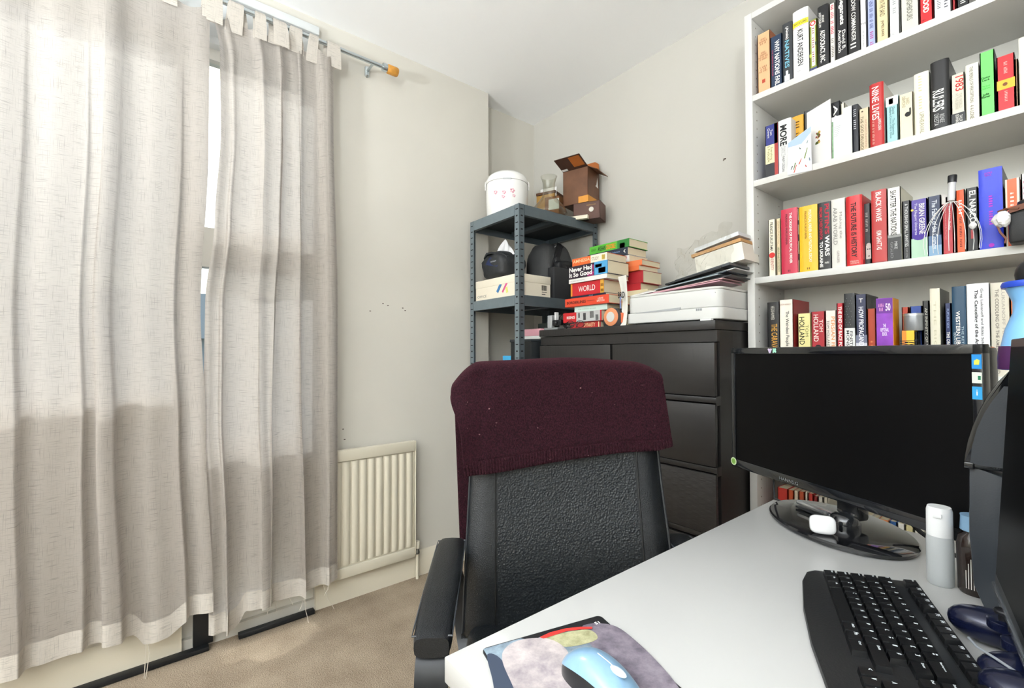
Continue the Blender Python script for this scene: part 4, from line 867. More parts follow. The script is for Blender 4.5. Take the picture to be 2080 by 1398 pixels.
# carton, yellow pack, tin on the shelf above the monitor
zD = SHZ['D']
y = 1.745; x0 = at(1780, 640, 1, y).x; x1 = at(1813.5, 640, 1, y).x; zt = at(1797, 606, 1, y).z
t = thing('card_box', 'purple and yellow swirl patterned box standing before the navy spines above the monitor', 'box', (x0, y, zD+.0003))
w_ = x1-x0; h_ = zt-zD
bc = MB().box(0, w_, 0, .0702, 0, h_, mat('#8a3cb4', .35, var=.35, vscale=18))
MB().box(w_-.0002, w_+.0008, .001, .0695, 0.001, h_-.001, mat('#f0a51e', .4)).build('yellow_side', t, smooth=0)
b = bc.box(0, w_, -.0006, 0, h_*.80, h_-.002, mat('#6a2690', .4)); b.text('50', w_*.72, h_*.88, w_*.3, h_*.1, ink('#f0d8ee'), y=-.001, bold=.02); b.text('illi\nlil', w_*.3, h_*.88, w_*.3, h_*.1, ink('#f0a0d0'), y=-.001)
b.text('THE\nREPTONAL\nBOOK', w_*.5, h_*.58, w_*.5, h_*.16, ink('#f6e6ff'), y=-.001, down=False, bold=.02); b.text('OS', w_*.6, h_*.2, w_*.45, h_*.1, ink('#f6d8ff'), y=-.001, down=True, bold=.02)
b.build('carton', t, smooth=0)
y = 1.735; x0 = at(1832, 680, 1, y).x; x1 = at(1857, 680, 1, y).x; zt = at(1845, 672, 1, y).z
t = thing('card_box', 'small yellow pack with black lettering under the grey tin above the monitor', 'box', (x0, y, zD+.0003)); w_ = x1-x0; h_ = zt-zD
b = MB().box(0, w_, 0, .05, 0, h_, mat('#f1c336', .4)).box(0, w_*.36, -.0005, 0, 0, h_, mat('#e88a2a', .4)); b.text('TAXI', w_*.55, h_*.72, w_*.7, h_*.3, ink(K), y=-.001, bold=.02, down=True); b.text('21', w_*.6, h_*.28, w_*.5, h_*.3, ink(K), y=-.001, bold=.03); b.build('carton', t, smooth=0)
o = pxbook('tiny black paperback lying edge-on by the small tin', 'D', 1857.5, 1864, 674, '#22242c', [], yf=1.74, depth=.06)
zz = zt+.0006; p = at(1848, 660, 1, y); zt2 = at(1848, 637, 1, y).z
t = thing('tin', 'small cylindrical grey metal tin on the yellow pack above the monitor', 'tin', (p.x+.004, y+.024, zz))
h_ = zt2-zz
MB().lathe([(.0215, 0), (.022, .001), (.022, h_-.006)], mat('#a9adb3', .35, .7), 28).build('can', t)
MB().lathe([(.0228, h_-.006), (.0228, h_), (.0215, h_+.001)], mat('#c6c9cc', .3, .8), 28).build('lid', t)

# ---------------------------------------------------------------- things on the chest of drawers
ZT = CH
def flatbook(label, x0, x1, z0, h, y0, depth, c, marks=(), rz=0.0, group='', pages=None, rnd=.0):
    """a lying book, spine towards the room; marks as for a standing book but x along the spine 0..1"""
    w_ = x1-x0; m = cov(c); th = .0018
    b = MB().box(0, w_, 0, depth, 0, th, m).box(0, w_, 0, depth, h-th, h, m).box(0, w_, -rnd*.5, .0022, 0, h, m, bev=min(rnd, .0015) if rnd else 0)
    for k in marks:
        if k[0] == 'b': b.box(k[3]*w_, k[4]*w_, -.0004-rnd*.5, .0, k[1]*h, k[2]*h, cov(k[5]))
        else: b.text(k[1], k[2]*w_, k[3]*h, k[4]*w_, k[5]*h, ink(k[6]), y=-.0009-rnd*.5, bold=k[7] if len(k) > 7 else 0)
    o = b.build('book', None, (x0, y0, z0), (0, 0, rz), smooth=0)
    tag(o, label, 'book', group)
    MB().box(.0015, w_-.0015, .0024, depth-.003, th, h-th, pages or PG).build('pages', o, smooth=0)
    return o
def fpx(label, u0, u1, vt, vb, y0, depth, c, marks=(), **kw):
    a = at(u0, vb, 1, y0); b_ = at(u1, vb, 1, y0)
    return a.x, b_.x
GF = 'books in the front pile on the chest of drawers'; GB = 'books in the back pile on the chest of drawers'
yF = 1.562
X = lambda u, y=yF: at(u, 640, 1, y).x
# front pile from the bottom; thickness measured down the spines at the pile
front = [
 ('red book with cream serif capitals at the foot of the front pile', 1158, 1220, .030, 1.575, .135, '#b3262a', [('t', 'DYNASTY', .66, .5, .36, .6, '#e6c89a', .01), ('b', .1, .9, .93, .96, '#e6d2a8')], 0),
 ('red spined book with a monochrome photograph, second from the foot of the front pile', 1144, 1224, .046, 1.57, .14, '#c3262b', [('b', 0, 1, .37, .97, '#b9b9b7'), ('b', .15, .85, .55, .62, '#3b3b3c'), ('b', .3, .95, .72, .82, '#4b4b4d'), ('b', .05, .6, .86, .93, '#606062'), ('b', .4, .9, .42, .46, '#2c2c2e'), ('t', 'RISING', .22, .5, .22, .3, W, .02)], -.03),
 ('thin pale mint book in the front pile', 1167, 1233, .026, 1.575, .13, '#c6dcd3', [('t', 'THE COMING OF AGE', .4, .45, .55, .16, '#6f9a7c')], .01),
 ('bright orange-red book with black capitals in the front pile', 1148, 1237, .0385, 1.562, .15, '#d8482c', [('t', 'BORDERLINES', .28, .48, .45, .34, '#3a1a14', .02), ('b', .47, .53, .53, .70, '#8a2a1c'), ('t', 'LEWIS\nBASTON', .83, .5, .16, .5, '#f4d6cc', .01)], 0),
 ('slim dark navy book in the front pile', 1160, 1232, .010, 1.575, .14, '#1e2036', [('t', 'lilil', .6, .5, .1, .5, '#9aa0b8')], -.02),
 ('thick red book with white capitals turned sideways and an orange patterned end', 1160, 1226, .060, 1.572, .14, '#c1222c', [('b', 0, 1, .0, .05, '#d98a2c'), ('b', 0, 1, .9, 1, '#d9a23c'), ('b', .1, .3, .91, .99, '#8a2c20'), ('b', .5, .7, .91, .99, '#8a2c20'), ('t', 'WORLD', .50, .5, .50, .42, W, .0)], .02),
 ('thin white book under the magenta-titled one', 1156, 1234, .020, 1.565, .15, '#e4e2de', [('t', 'DR. MARIA VON COUNTRY', .25, .45, .4, .22, '#8a8a8a')], -.01),
 ('black book with large white title and a blue ice patterned end', 1156, 1235, .058, 1.562, .15, '#2a1c2c', [('b', 0, 1, .68, 1, '#4f9fd0'), ('b', .1, .5, .78, .95, '#d6ecf8'), ('b', .55, .8, .70, .86, '#a9d6ee'), ('b', 0, .3, .5, .66, '#9a2a6a'), ('t', 'Never Had\nIt So Good', .32, .5, .60, .78, W, .03), ('t', '!', .65, .5, .02, .7, '#e04a9a', .03)], 0),
 ('orange and white book on top of the front pile', 1163, 1233, .036, 1.57, .14, '#e2692f', [('b', 0, 1, .55, 1, '#e8e0cc'), ('t', 'AMNESIA', .28, .6, .5, .4, '#f6c79a', .02), ('b', .2, .8, .86, .95, '#e8c84a'), ('t', 'STUDY', .68, .5, .2, .4, '#8a7a5c')], .015),
]
z = ZT+.0005
for (nm, ua, ub, h, y0, dp, c, mk, rz) in front:
    flatbook(nm, X(ua, y0), X(ub, y0), z, h, y0, dp, c, mk, rz, GF, rnd=.002); z += h+.0006
back = [
 ('cream book at the foot of the back pile', 1222, 1290, .040, '#cfc3a4', []),
 ('dark green book in the back pile behind the white card', 1216, 1296, .032, '#3f4a3c', []),
 ('pale paged book in the back pile under the broad one', 1220, 1300, .034, '#b9ae94', []),
 ('broad cream book jutting right in the back pile', 1222, 1318, .052, '#d8cba6', []),
 ('crimson book in the back pile', 1230, 1300, .030, '#b3222c', []),
 ('thick book with a red cover edge in the back pile', 1224, 1305, .052, '#a8242c', []),
 ('pale orange book under the white one in the back pile', 1214, 1300, .022, '#d96b3c', []),
 ('orange paperback in the back pile', 1216, 1303, .024, '#e07a4a', []),
 ('white book with a small red square in the back pile', 1211, 1277, .030, '#e9e6e0', [('b', 0, 1, .54, .62, '#c8243a'), ('t', '9', .92, .6, .03, .35, '#c8243a')]),
 ('navy book with small white lettering, second from the top of the back pile', 1194, 1276, .034, '#25303f', [('t', 'Where the River\nRuns to Call', .17, .5, .26, .6, '#d8dde6'), ('t', 'Florence K. Johnson', .60, .55, .44, .34, '#7f9cc4', .01), ('t', '<', .93, .5, .04, .5, W, .02)]),
 ('green book with orange and dark capitals on top of the back pile', 1197, 1278, .036, '#58b53a', [('b', 0, 1, .72, 1, '#2f7f38'), ('b', 0, .6, .78, .9, '#57c24a'), ('t', 'AFGHAN', .33, .5, .20, .6, '#23401c', .03), ('t', 'CRUCIBLE', .56, .5, .24, .6, '#e0902c', .03), ('t', 'ELISABETH', .12, .5, .12, .3, '#2c4a1c')]),
]
z = ZT+.0005; yb_ = 1.735
tot = sum(h for *_, h, _, _ in [(b_[0], b_[3], 0, 0) for b_ in back]) if False else sum(b_[3] for b_ in back)
ztop = at(1240, 492, 1, yb_).z
scl = (ztop-ZT)/(tot+.0006*len(back))
for i, (nm, ua, ub, h, c, mk) in enumerate(back):
    h *= scl; flatbook(nm, X(ua, yb_), X(ub, yb_), z, h, yb_+.004*((i*7) % 3), .145, c, mk, (-.02, .015, 0)[i % 3] if i < 9 else 0, GB, rnd=.002); z += h+.0006

# tape measure
p = at(1244, 664, 1, 1.548)
t = thing('tape_measure', 'orange and black tape measure before the red books on the chest of drawers', 'tape measure', (p.x, 1.542, ZT))
OR = mat('#d9683a', .45); RUB = mat('#2c2d2f', .6)
b = MB().prism([(-.045, .0), (.04, .0), (.047, .012), (.047, .05), (.03, .075), (-.012, .08), (-.04, .062), (-.05, .03)], .002, .033, RUB, bev=.003); b.build('case', t)
b = MB().lathe([(.038, 0), (.038, .003), (.032, .005)], mat('#d98c62', .4), 26, M=T(-.004, .003, .040, PI/2, 0, 0)); b.build('face_plate', t)
b = MB().lathe([(.022, 0), (.021, .001)], mat('#c9c6c2', .4), 22, M=T(-.004, -.0022, .040, PI/2, 0, 0)); b.build('badge', t)
MB().box(.036, .052, .004, .03, .012, .055, OR, bev=.003).build('grip', t)
p = at(1246, 630, 1, 1.6)
t = thing('lip_balm', 'small gold and black tube standing behind the tape measure', 'tube', (X(1246, 1.566)+.0, 1.552, ZT))
t.location = (at(1247, 640, 1, 1.556).x+.034, 1.556+.02, ZT)
t.location = (X(1250, 1.585), 1.60, ZT+.0) if False else t.location
MB().lathe([(.008, 0), (.008, .075)], mat('#241f1c', .3), 16).build('tube', t); MB().lathe([(.0082, .0752), (.0082, .115)], mat('#d9b860', .25, .8), 16).build('cap', t)

# glasses, cable, router, small black box and pencil at the left end
t = thing('eyeglasses', 'pair of dark framed eyeglasses lying by the red book on the chest of drawers', 'glasses', (X(1166, 1.545), 1.552, ZT))
DK = mat('#1c1d20', .3); b = MB()
for sx in (-1, 1): b.tube([(sx*.026+.021*math.cos(a), 0, .020+.016*math.sin(a)) for a in [i*2*PI/20 for i in range(21)]], .0016, DK, 6, caps=False)
b.tube([(-.005, 0, .024), (0, 0, .027), (.005, 0, .024)], .0016, DK, 6); b.build('frame', t)
for sx in (-1, 1): MB().tube([(sx*.047, 0, .024), (sx*.049, -.003, .026), (sx*.03, -.012, .03), (-.02+sx*.03, -.012, .004)], .0016, DK, 6).build('temple', t)
b = MB()
for sx in (-1, 1): b.add([(sx*.026+.020*math.cos(a), .0, .020+.015*math.sin(a)) for a in [i*2*PI/16 for i in range(16)]], [list(range(16))], thin_glass('lens_glass'))
b.build('lens', t)
t.rotation_euler = (0, 0, math.radians(14))
CB = mat('#17181a', .45)
b = MB(); r = random.Random(12); cx_, cy_ = X(1160, 1.56), 1.60
pts = [(0, 0, .004)]
for i in range(46): a = i*.55; pts.append((.045*math.cos(a)*(1+.25*math.sin(i*1.3)), .03*math.sin(a)*(1+.2*math.cos(i*.9)), .006+.022*abs(math.sin(i*.37))))
b.tube(pts, .0028, CB, 7); o = b.build('cable', None, (cx_-.03, 1.60, ZT)); tag(o, 'tangled black cable behind the eyeglasses on the chest of drawers', 'cable')
o = MB().tube([(0, 0, 0), (.01, .0, .06), (.05, .0, .085), (.09, .0, .07), (.10, 0, .03)], .002, CB, 7).build('cable', None, (X(1132, 1.57), 1.575, ZT+.002)); tag(o, 'thin black lead arching up over the silver stand on the chest of drawers', 'cable')
SIL = mat('#aeb2b6', .3, .7)
t = thing('webcam_stand', 'small silver and black gadget stand at the left end of the chest of drawers', 'stand', (X(1118, 1.56), 1.575, ZT))
MB().box(-.045, .055, -.02, .03, 0, .012, SIL, bev=.004).build('foot', t)
b = MB().box(-.036, -.004, -.004, .02, .012, .075, mat('#b9bbbd', .35, .4), bev=.005); b.build('upright', t)
b = MB().box(.0, .06, -.004, .022, .022, .05, DK, bev=.005); b.ball((.03, -.006, .036), .011, DK, 14); b.build('head', t)
MB().box(.014, .022, .0, .02, .05, .088, mat('#e8e8e8', .4)).build('stem', t, smooth=0)
o = MB().box(-.04, .03, 0, .09, 0, .03, mat('#16211f', .4), bev=.002).build('black_case', None, (X(1103, 1.6), 1.60, ZT+.012)); tag(o, 'small dark green-black case at the left end of the chest of drawers', 'case')
o.location.z = ZT+.0105
o = MB().box(-.035, .035, -.01, .07, 0, .010, mat('#e3d9b8', .5), bev=.001).build('notepad', None, (X(1105, 1.6), 1.60, ZT)); tag(o, 'little cream notepad under the dark case at the left end of the chest of drawers', 'notepad')

# printer
PX0, PX1, PY = -1.187, -.803, 1.556
PWH = mat('#d0d0cd', .38); PW2 = mat('#cccbc7', .4)
PWD = PX1-PX0+.02
def rrect(x0, x1, y0, y1, r_, z0, z1, m, b=None, n=8, bev=.004):
    bm = bmesh.new(); pts = []
    for (cx_, cy_, a0) in ((x1-r_, y0+r_, -PI/2), (x1-r_, y1-r_, 0), (x0+r_, y1-r_, PI/2), (x0+r_, y0+r_, PI)):
        for i in range(n+1): a = a0+PI/2*i/n; pts.append((cx_+r_*math.cos(a), cy_+r_*math.sin(a)))
    f = bm.faces.new([bm.verts.new((x, y, z0)) for x, y in pts]); g = bmesh.ops.extrude_face_region(bm, geom=[f])
    for q in g['geom']:
        if isinstance(q, bmesh.types.BMVert): q.co.z = z1
    bmesh.ops.recalc_face_normals(bm, faces=bm.faces)
    es = [e for e in bm.edges if abs(e.verts[0].co.z-e.verts[1].co.z) < 1e-7]
    if bev: bmesh.ops.bevel(bm, geom=es, offset=bev, segments=3, profile=.5, affect='EDGES')
    b = b or MB(); return b.addbm(bm, m)
t = thing('printer', 'white flat inkjet printer on the right end of the chest of drawers', 'printer', (PX0, PY, ZT))
rrect(-.004, PWD, -.004, .27, .035, .006, .048, PWH).build('lower_body', t)
rrect(.004, PWD-.004, .0, .268, .035, .0485, .112, PWH).build('upper_body', t)
rrect(.004, PWD-.004, .003, .268, .035, .1125, .122, PW2, bev=.003).build('scanner_lid', t)
MB().prism([(.055, .046), (.06, .0455), (.25, .0465), (.252, .056), (.06, .0485)], -.0055, .0, mat('#a6a8aa', .4)).build('tray_slot', t, smooth=0)
b = MB()
for k in range(3): b.box(.315+.008*k, .321+.008*k, -.0052, -.003, .038, .046, mat('#8c8e90', .5))
b.build('button', t, smooth=0)
b = MB().box(PWD-.045, PWD-.02, .0045, .006, .098, .101, mat('#8c8e90', .5)); b.build('badge', t, smooth=0)
MB().box(.03, .33, .03, .24, 0, .006, mat('#2a2a2c', .6)).build('foot', t)
o = MB().box(-.02, .02, -.006, .012, 0, .006, mat('#e9e9e6', .6), bev=.001).build('paper_scrap', None, (X(1436, 1.546), 1.541, ZT)); tag(o, 'torn white paper scrap on the edge of the chest under the printer', 'paper')
# card reading BRD and the flag ribbon
p0 = at(1276, 662, 1, 1.60)
t = thing('paper_strip', 'white paper strip with black letters standing between the book piles and the printer', 'paper', (X(1266, 1.545)+.006, 1.545, ZT))
hp = at(1275, 565, 1, 1.60).z-ZT
PLB = mat('#e6e4dc', .6)
b = MB().grid(lambda u, v: ((-.026+.052*u)*(1-.3*math.sin(PI*v))+.004*math.sin(3*v)+.010*v-.014, .012*math.sin(4*v)+.006*math.cos(3*u), hp*v), 6, 14, PLB)
b.build('sheet', t, smooth=180)
b = MB().text('BRD', -.010, hp*.62, .034, .026, mat(K, .5), y=-.001, bold=.02); b.text('AT EASE', -.010, hp*.48, .018, .006, mat('#a03030', .5), y=-.001)
b.build('lettering', t, T(0, 0, 0).translation, smooth=0).location = (0, -.006, 0)
t = thing('striped_card', 'blue and white striped card standing by the left side of the printer', 'card', (X(1262, 1.60), 1.60, ZT))
b = MB().box(0, .003, 0, .02, 0, .15, mat('#e8e8ea', .4)); b.box(-.008, .0, .0, .002, .04, .13, mat('#7d8fc0', .5)); b.box(-.010, .0, .002, .004, .02, .08, mat('#2c3a78', .5)); b.box(-.012, .012, -.004, .02, 0, .012, mat('#dfe0e2', .4))
b.build('card', t, smooth=0)
# papers leaning onto the printer lid
zl = ZT+.1225
b = MB()
t = thing('white_envelope', 'white envelope lying half over the left end of the printer', 'envelope', (PX0+.02, PY+.03, zl))
MB().box(-.02, .10, 0, .16, 0.0, .003, mat('#ebe9e2', .6), M=T(0, 0, .003, 0, math.radians(-5), .1)).build('envelope', t, smooth=0)
MB().add([(-.02, .0, .004), (.10, .012, .014), (.02, .08, .03)], [(0, 1, 2)], mat('#dedcd4', .6)).build('flap', t, smooth=0)
GPP = 'papers and folders stacked on the printer'
cols = [('#b98a96', 'dusty pink paper', .0, .004), ('#d9b0b0', 'pale pink paper', .02, .003), ('#23262b', 'black plastic wallet, lowest', .06, .004), ('#9aa7ad', 'grey translucent wallet', .03, .003), ('#2e3a44', 'dark blue-grey folder', .07, .005), ('#cfd3d4', 'pale grey sheet', .11, .003), ('#1d2023', 'black folder', .08, .006), ('#3a4046', 'charcoal folder on top', .12, .009)]
za = zl+.001
for i, (c, nm, dx, th) in enumerate(cols):
    o = MB().box(0, .30-.012*i, 0, .17, 0, th, mat(c, .3, coat=.3)).build('folder', None, (PX0+.085+dx, PY+.035+.006*(i % 3), za+.0), (0, math.radians(-(3.5+.9*i)), 0), smooth=0)
    tag(o, nm+' in the stack slanting up over the printer lid', 'folder', GPP); za += th+.0012
p = at(1480, 520, 1, 1.70)
t = thing('plastic_bag', 'clear plastic bag of papers with a brown envelope, propped above the folders', 'bag', (at(1405, 545, 1, 1.72).x, 1.66, at(1405, 545, 1, 1.72).z))
bx = at(1516, 545, 1, 1.66).x-t.location.x-.04
POLY = thin_glass('polythene', (.9, .9, .88), ior=1.6)
zb_ = 0
MB().box(.05, bx+.03, 0, .12, -.045, .02, mat('#e6e2d8', .6), M=T(0, 0, 0, 0, math.radians(-9), 0)).build('paper_bundle', t, smooth=0)
MB().box(.04, bx+.03, -.004, .12, .022, .034, mat('#c79a68', .7, var=.05), M=T(0, 0, 0, 0, math.radians(-9), 0)).build('brown_envelope', t, smooth=0)
MB().box(.06, bx+.03, -.008, .1, .036, .05, mat('#d8dade', .5), M=T(0, 0, 0, 0, math.radians(-11), 0)).build('white_envelope', t, smooth=0)
r = random.Random(6)
b = MB().grid(lambda u, v: (bx*1.1*u-.02, -.022+.012*math.sin(17*u+9*v)+.006*math.sin(41*u-23*v), -.045+.10*v+.05*u*v+.03*u+.008*math.sin(23*u)), 40, 14, POLY)
b.build('polythene', t, smooth=180)

# ---------------------------------------------------------------- office chair
CO = Vector((-.838, .853, 0)); CANG = math.atan2(-.59, .807)+PI/2     # local -y faces the camera side
LEA = mat('#0f1317', .40, bump=.55, scale=520, kind='voronoi', coat=.08, dist=.0012)
LEP = mat('#11161a', .42, bump=.8, scale=210, kind='voronoi', coat=.05, dist=.0015)
BMET = mat('#1b1d20', .35, .3)
t = thing('office_chair', 'black leather high-backed office chair with padded arms, tucked under the white desk', 'chair', CO, CANG)
# local: x to the image right, -y towards the viewer
ZB0, ZB1 = .44, 1.115
def hw(z): q = (z-ZB0)/(ZB1-ZB0); return .272-.030*q-.018*max(0, q-.75)/.25
def yfr(x, z):      # front surface of the backrest
    q = (z-ZB0)/(ZB1-ZB0)
    base = .055*(1-q)**2*-.6+.05*q           # leans back with height
    lum = -.022*math.exp(-((q-.28)/.22)**2)
    curl = .028*(x/.27)**2*-1
    edge = .03*max(0, (abs(x)/hw(z)-.80)/.20)**2
    return base+lum+curl+edge
def back_shell():
    b = MB(); nu, nv = 40, 44; R_ = .03
    def F(u, v):
        z = ZB0+(ZB1-ZB0)*v; x = (2*u-1)*hw(z)
        top = max(0, (v-.93)/.07); bot = max(0, (.05-v)/.05)
        return Vector((x, yfr(x, z)+.03*top**2+.02*bot**2, z))
    fr = [[F(i/nu, j/nv) for i in range(nu+1)] for j in range(nv+1)]
    bk = [[F(i/nu, j/nv) for i in range(nu+1)] for j in range(nv+1)]
    vs = []; 
    for j in range(nv+1):
        for i in range(nu+1): vs.append(fr[j][i])
    nF = len(vs)
    for j in range(nv+1):
        for i in range(nu+1):
            p_ = fr[j][i].copy(); u = i/nu; v = j/nv
            x = p_.x; z = p_.z; p_.y = yfr(x*.9, z)*1.0+.075-.03*(abs(2*u-1))**4-.02*abs(2*v-1)**6
            vs.append(p_)
    W1 = nu+1; fs = []
    for j in range(nv):
        for i in range(nu):
            a = j*W1+i; fs.append((a, a+1, a+W1+1, a+W1)); c = nF+a; fs.append((c, c+W1, c+W1+1, c+1))
    for j in range(nv):
        a = j*W1; fs.append((a, a+W1, nF+a+W1, nF+a)); a = j*W1+nu; fs.append((a, nF+a, nF+a+W1, a+W1))
    for i in range(nu): fs.append((i, nF+i, nF+i+1, i+1)); a = nv*W1+i; fs.append((a, a+1, nF+a+1, nF+a))
    return b.add(vs, fs, LEA)
back_shell().build('backrest', t, smooth=60)
b = MB().grid(lambda u, v: ((2*u-1)*.180, yfr((2*u-1)*.180, ZB0+.02+(ZB1-ZB0-.06)*v)-.0018, ZB0+.02+(ZB1-ZB0-.06)*v), 20, 30, LEP)
b.build('centre_panel', t, smooth=180, label='perforated leather centre panel')
for sx in (-1, 1):
    MB().tube([(sx*.186, yfr(sx*.186, z)-.0015, z) for z in [ZB0+.02+i*(ZB1-ZB0-.06)/24 for i in range(25)]], .0022, mat('#0e0f11', .4), 6).build('seam', t)
    MB().tube([(sx*(hw(z)-.003), yfr(hw(z)-.003, z)-.0005, z) for z in [ZB0+.02+i*(ZB1-ZB0-.04)/24 for i in range(25)]], .0035, mat('#24272b', .35), 6).build('piping', t)
# seat
rrect(-.255, .255, -.50, -.005, .07, .40, .485, LEA, bev=.025).build('seat', t, smooth=50)
# arms
def arm(sx):
    x = sx*.300
    pad = MB(); bm = bmesh.new()
    N = 26; L0, L1 = .045, -.372
    def prof(q):
        w2 = .034+.003*math.sin(PI*q); return w2
    rings = []
    for i in range(N+1):
        q = i/N; y = L0+(L1-L0)*q; e = min(1, (min(q, 1-q)*N/2.2+.25)); e = math.sqrt(max(0, 1-(1-min(1, e))**2))
        w2 = prof(q)*(.72+.28*e); zt_ = .665-.012*(1-e)+.004*math.sin(PI*q)-.006*max(0, q-.7)/.3; zb2 = .630+.006*(1-e)-.012*max(0, q-.7)/.3
        ring = []
        for k in range(16):
            a = 2*PI*k/16; ca, sa = math.cos(a), math.sin(a); sg = lambda s_: math.copysign(abs(s_)**.55, s_)
            ring.append((x+w2*sg(ca), y, (zt_+zb2)/2+(zt_-zb2)/2*sg(sa)))
        rings.append(ring)
    vs = [p_ for rg in rings for p_ in rg]; fs = [(i*16+k, i*16+(k+1) % 16, (i+1)*16+(k+1) % 16, (i+1)*16+k) for i in range(N) for k in range(16)]
    fs += [list(range(15, -1, -1)), [N*16+k for k in range(16)]]
    pad.add(vs, fs, LEA)
    a_ = pad.build('armrest', t, smooth=60)
    pp_ = []
    for s_ in (1, -1):
        ys = [L0-.012+(L1-L0+.022)*i/14 for i in range(15)]
        if s_ < 0: ys = ys[::-1]
        pp_ += [(x+s_*.0355, y, .658-.006*max(0, (L0-y)/(L0-L1)-.7)/.3) for y in ys]
    pp_.append(pp_[0])
    MB().tube(pp_, .0018, mat('#3a3d42', .3), 6).build('piping', a_)
    path = [(x, -.31, .628), (x, -.345, .622), (x, -.366, .60), (x, -.378, .56), (x, -.380, .50), (x, -.370, .43), (x, -.35, .38), (x, -.29, .355), (x*.95, -.2, .35), (x*.8, -.15, .35)]
    MB().tube(path, .004, BMET, flat=(.058, .012)).build('arm_support', t, smooth=60)
    MB().tube([(x, -.06, .632), (x, .0, .615), (x*.97, .03, .57), (x*.93, .045, .50), (x*.9, .04, .42), (x*.85, .0, .37), (x*.8, -.1, .35)], .004, BMET, flat=(.04, .012)).build('arm_support', t, smooth=60)
arm(-1); arm(1)
MB().box(-.25, .25, -.25, -.05, .34, .36, BMET, bev=.004).build('under_frame', t)
MB().box(-.09, .09, -.36, -.12, .355, .40, BMET, bev=.01).build('tilt_mechanism', t)
b = MB().lathe([(.025, .10), (.025, .25), (.015, .251), (.015, .36)], mat('#2a2c2f', .25, .8), 20, M=T(0, -.24, 0)); b.build('gas_lift', t)
b = MB().lathe([(.05, .07), (.05, .11), (.03, .125)], BMET, 20, M=T(0, -.24, 0))
for k in range(5):
    a = k*2*PI/5+.4; c_, s_ = math.cos(a), math.sin(a)
    b.tube([(0, -.24, .095), (.15*c_, -.24+.15*s_, .09), (.30*c_, -.24+.30*s_, .07)], [.026, .02, .014], BMET, 10)
b.build('star_base', t)
for k in range(5):
    a = k*2*PI/5+.4; c_, s_ = math.cos(a), math.sin(a)
    o = MB().lathe([(.0, -.02), (.028, -.018), (.028, .018), (.0, .02)], mat('#101112', .5), 18, M=T(.30*c_, -.24+.30*s_, .0285, PI/2, 0, a)); o.tube([(.30*c_, -.24+.30*s_, .028), (.30*c_, -.24+.30*s_, .075)], .008, BMET, 8); o.build('caster', t)

# maroon knitted jumper over the backrest
def knit():
    m = bpy.data.materials.new('maroon_knit'); m.use_nodes = True; n = m.node_tree; p_ = n.nodes['Principled BSDF']; L = n.links.new
    tc = n.nodes.new('ShaderNodeTexCoord'); mp = n.nodes.new('ShaderNodeMapping'); mp.inputs['Scale'].default_value = (1, 1, .55); L(tc.outputs['Object'], mp.inputs[0])
    v = n.nodes.new('ShaderNodeTexVoronoi'); v.inputs['Scale'].default_value = 420; L(mp.outputs[0], v.inputs['Vector'])
    r_ = n.nodes.new('ShaderNodeValToRGB'); r_.color_ramp.elements[0].color = sr('#3a1a24'); r_.color_ramp.elements[1].color = sr('#1c0a10'); r_.color_ramp.elements[1].position = .75
    L(v.outputs['Distance'], r_.inputs[0])
    f = n.nodes.new('ShaderNodeTexNoise'); f.inputs['Scale'].default_value = 90; L(tc.outputs['Object'], f.inputs['Vector'])
    g = n.nodes.new('ShaderNodeMapRange'); g.inputs[1].default_value = .74; g.inputs[2].default_value = .80; L(f.outputs['Fac'], g.inputs[0])
    mx = n.nodes.new('ShaderNodeMix'); mx.data_type = 'RGBA'; mx.inputs[7].default_value = sr('#8a6a6c'); L(g.outputs[0], mx.inputs[0]); L(r_.outputs[0], mx.inputs[6]); L(mx.outputs[2], p_.inputs['Base Color'])
    p_.inputs['Roughness'].default_value = .95; p_.inputs['Specular IOR Level'].default_value = .15; p_.inputs['Sheen Weight'].default_value = .25; p_.inputs['Sheen Tint'].default_value = sr('#7a3446')
    b_ = n.nodes.new('ShaderNodeBump'); b_.inputs['Strength'].default_value = .9; b_.inputs['Distance'].default_value = .002; b_.invert = True; L(v.outputs['Distance'], b_.inputs['Height']); L(b_.outputs[0], p_.inputs['Normal'])
    return m
KN = knit()
t = thing('jumper', 'maroon knitted jumper draped over the top of the office chair back', 'jumper', CO, CANG)
ZJ = ZB1+.018
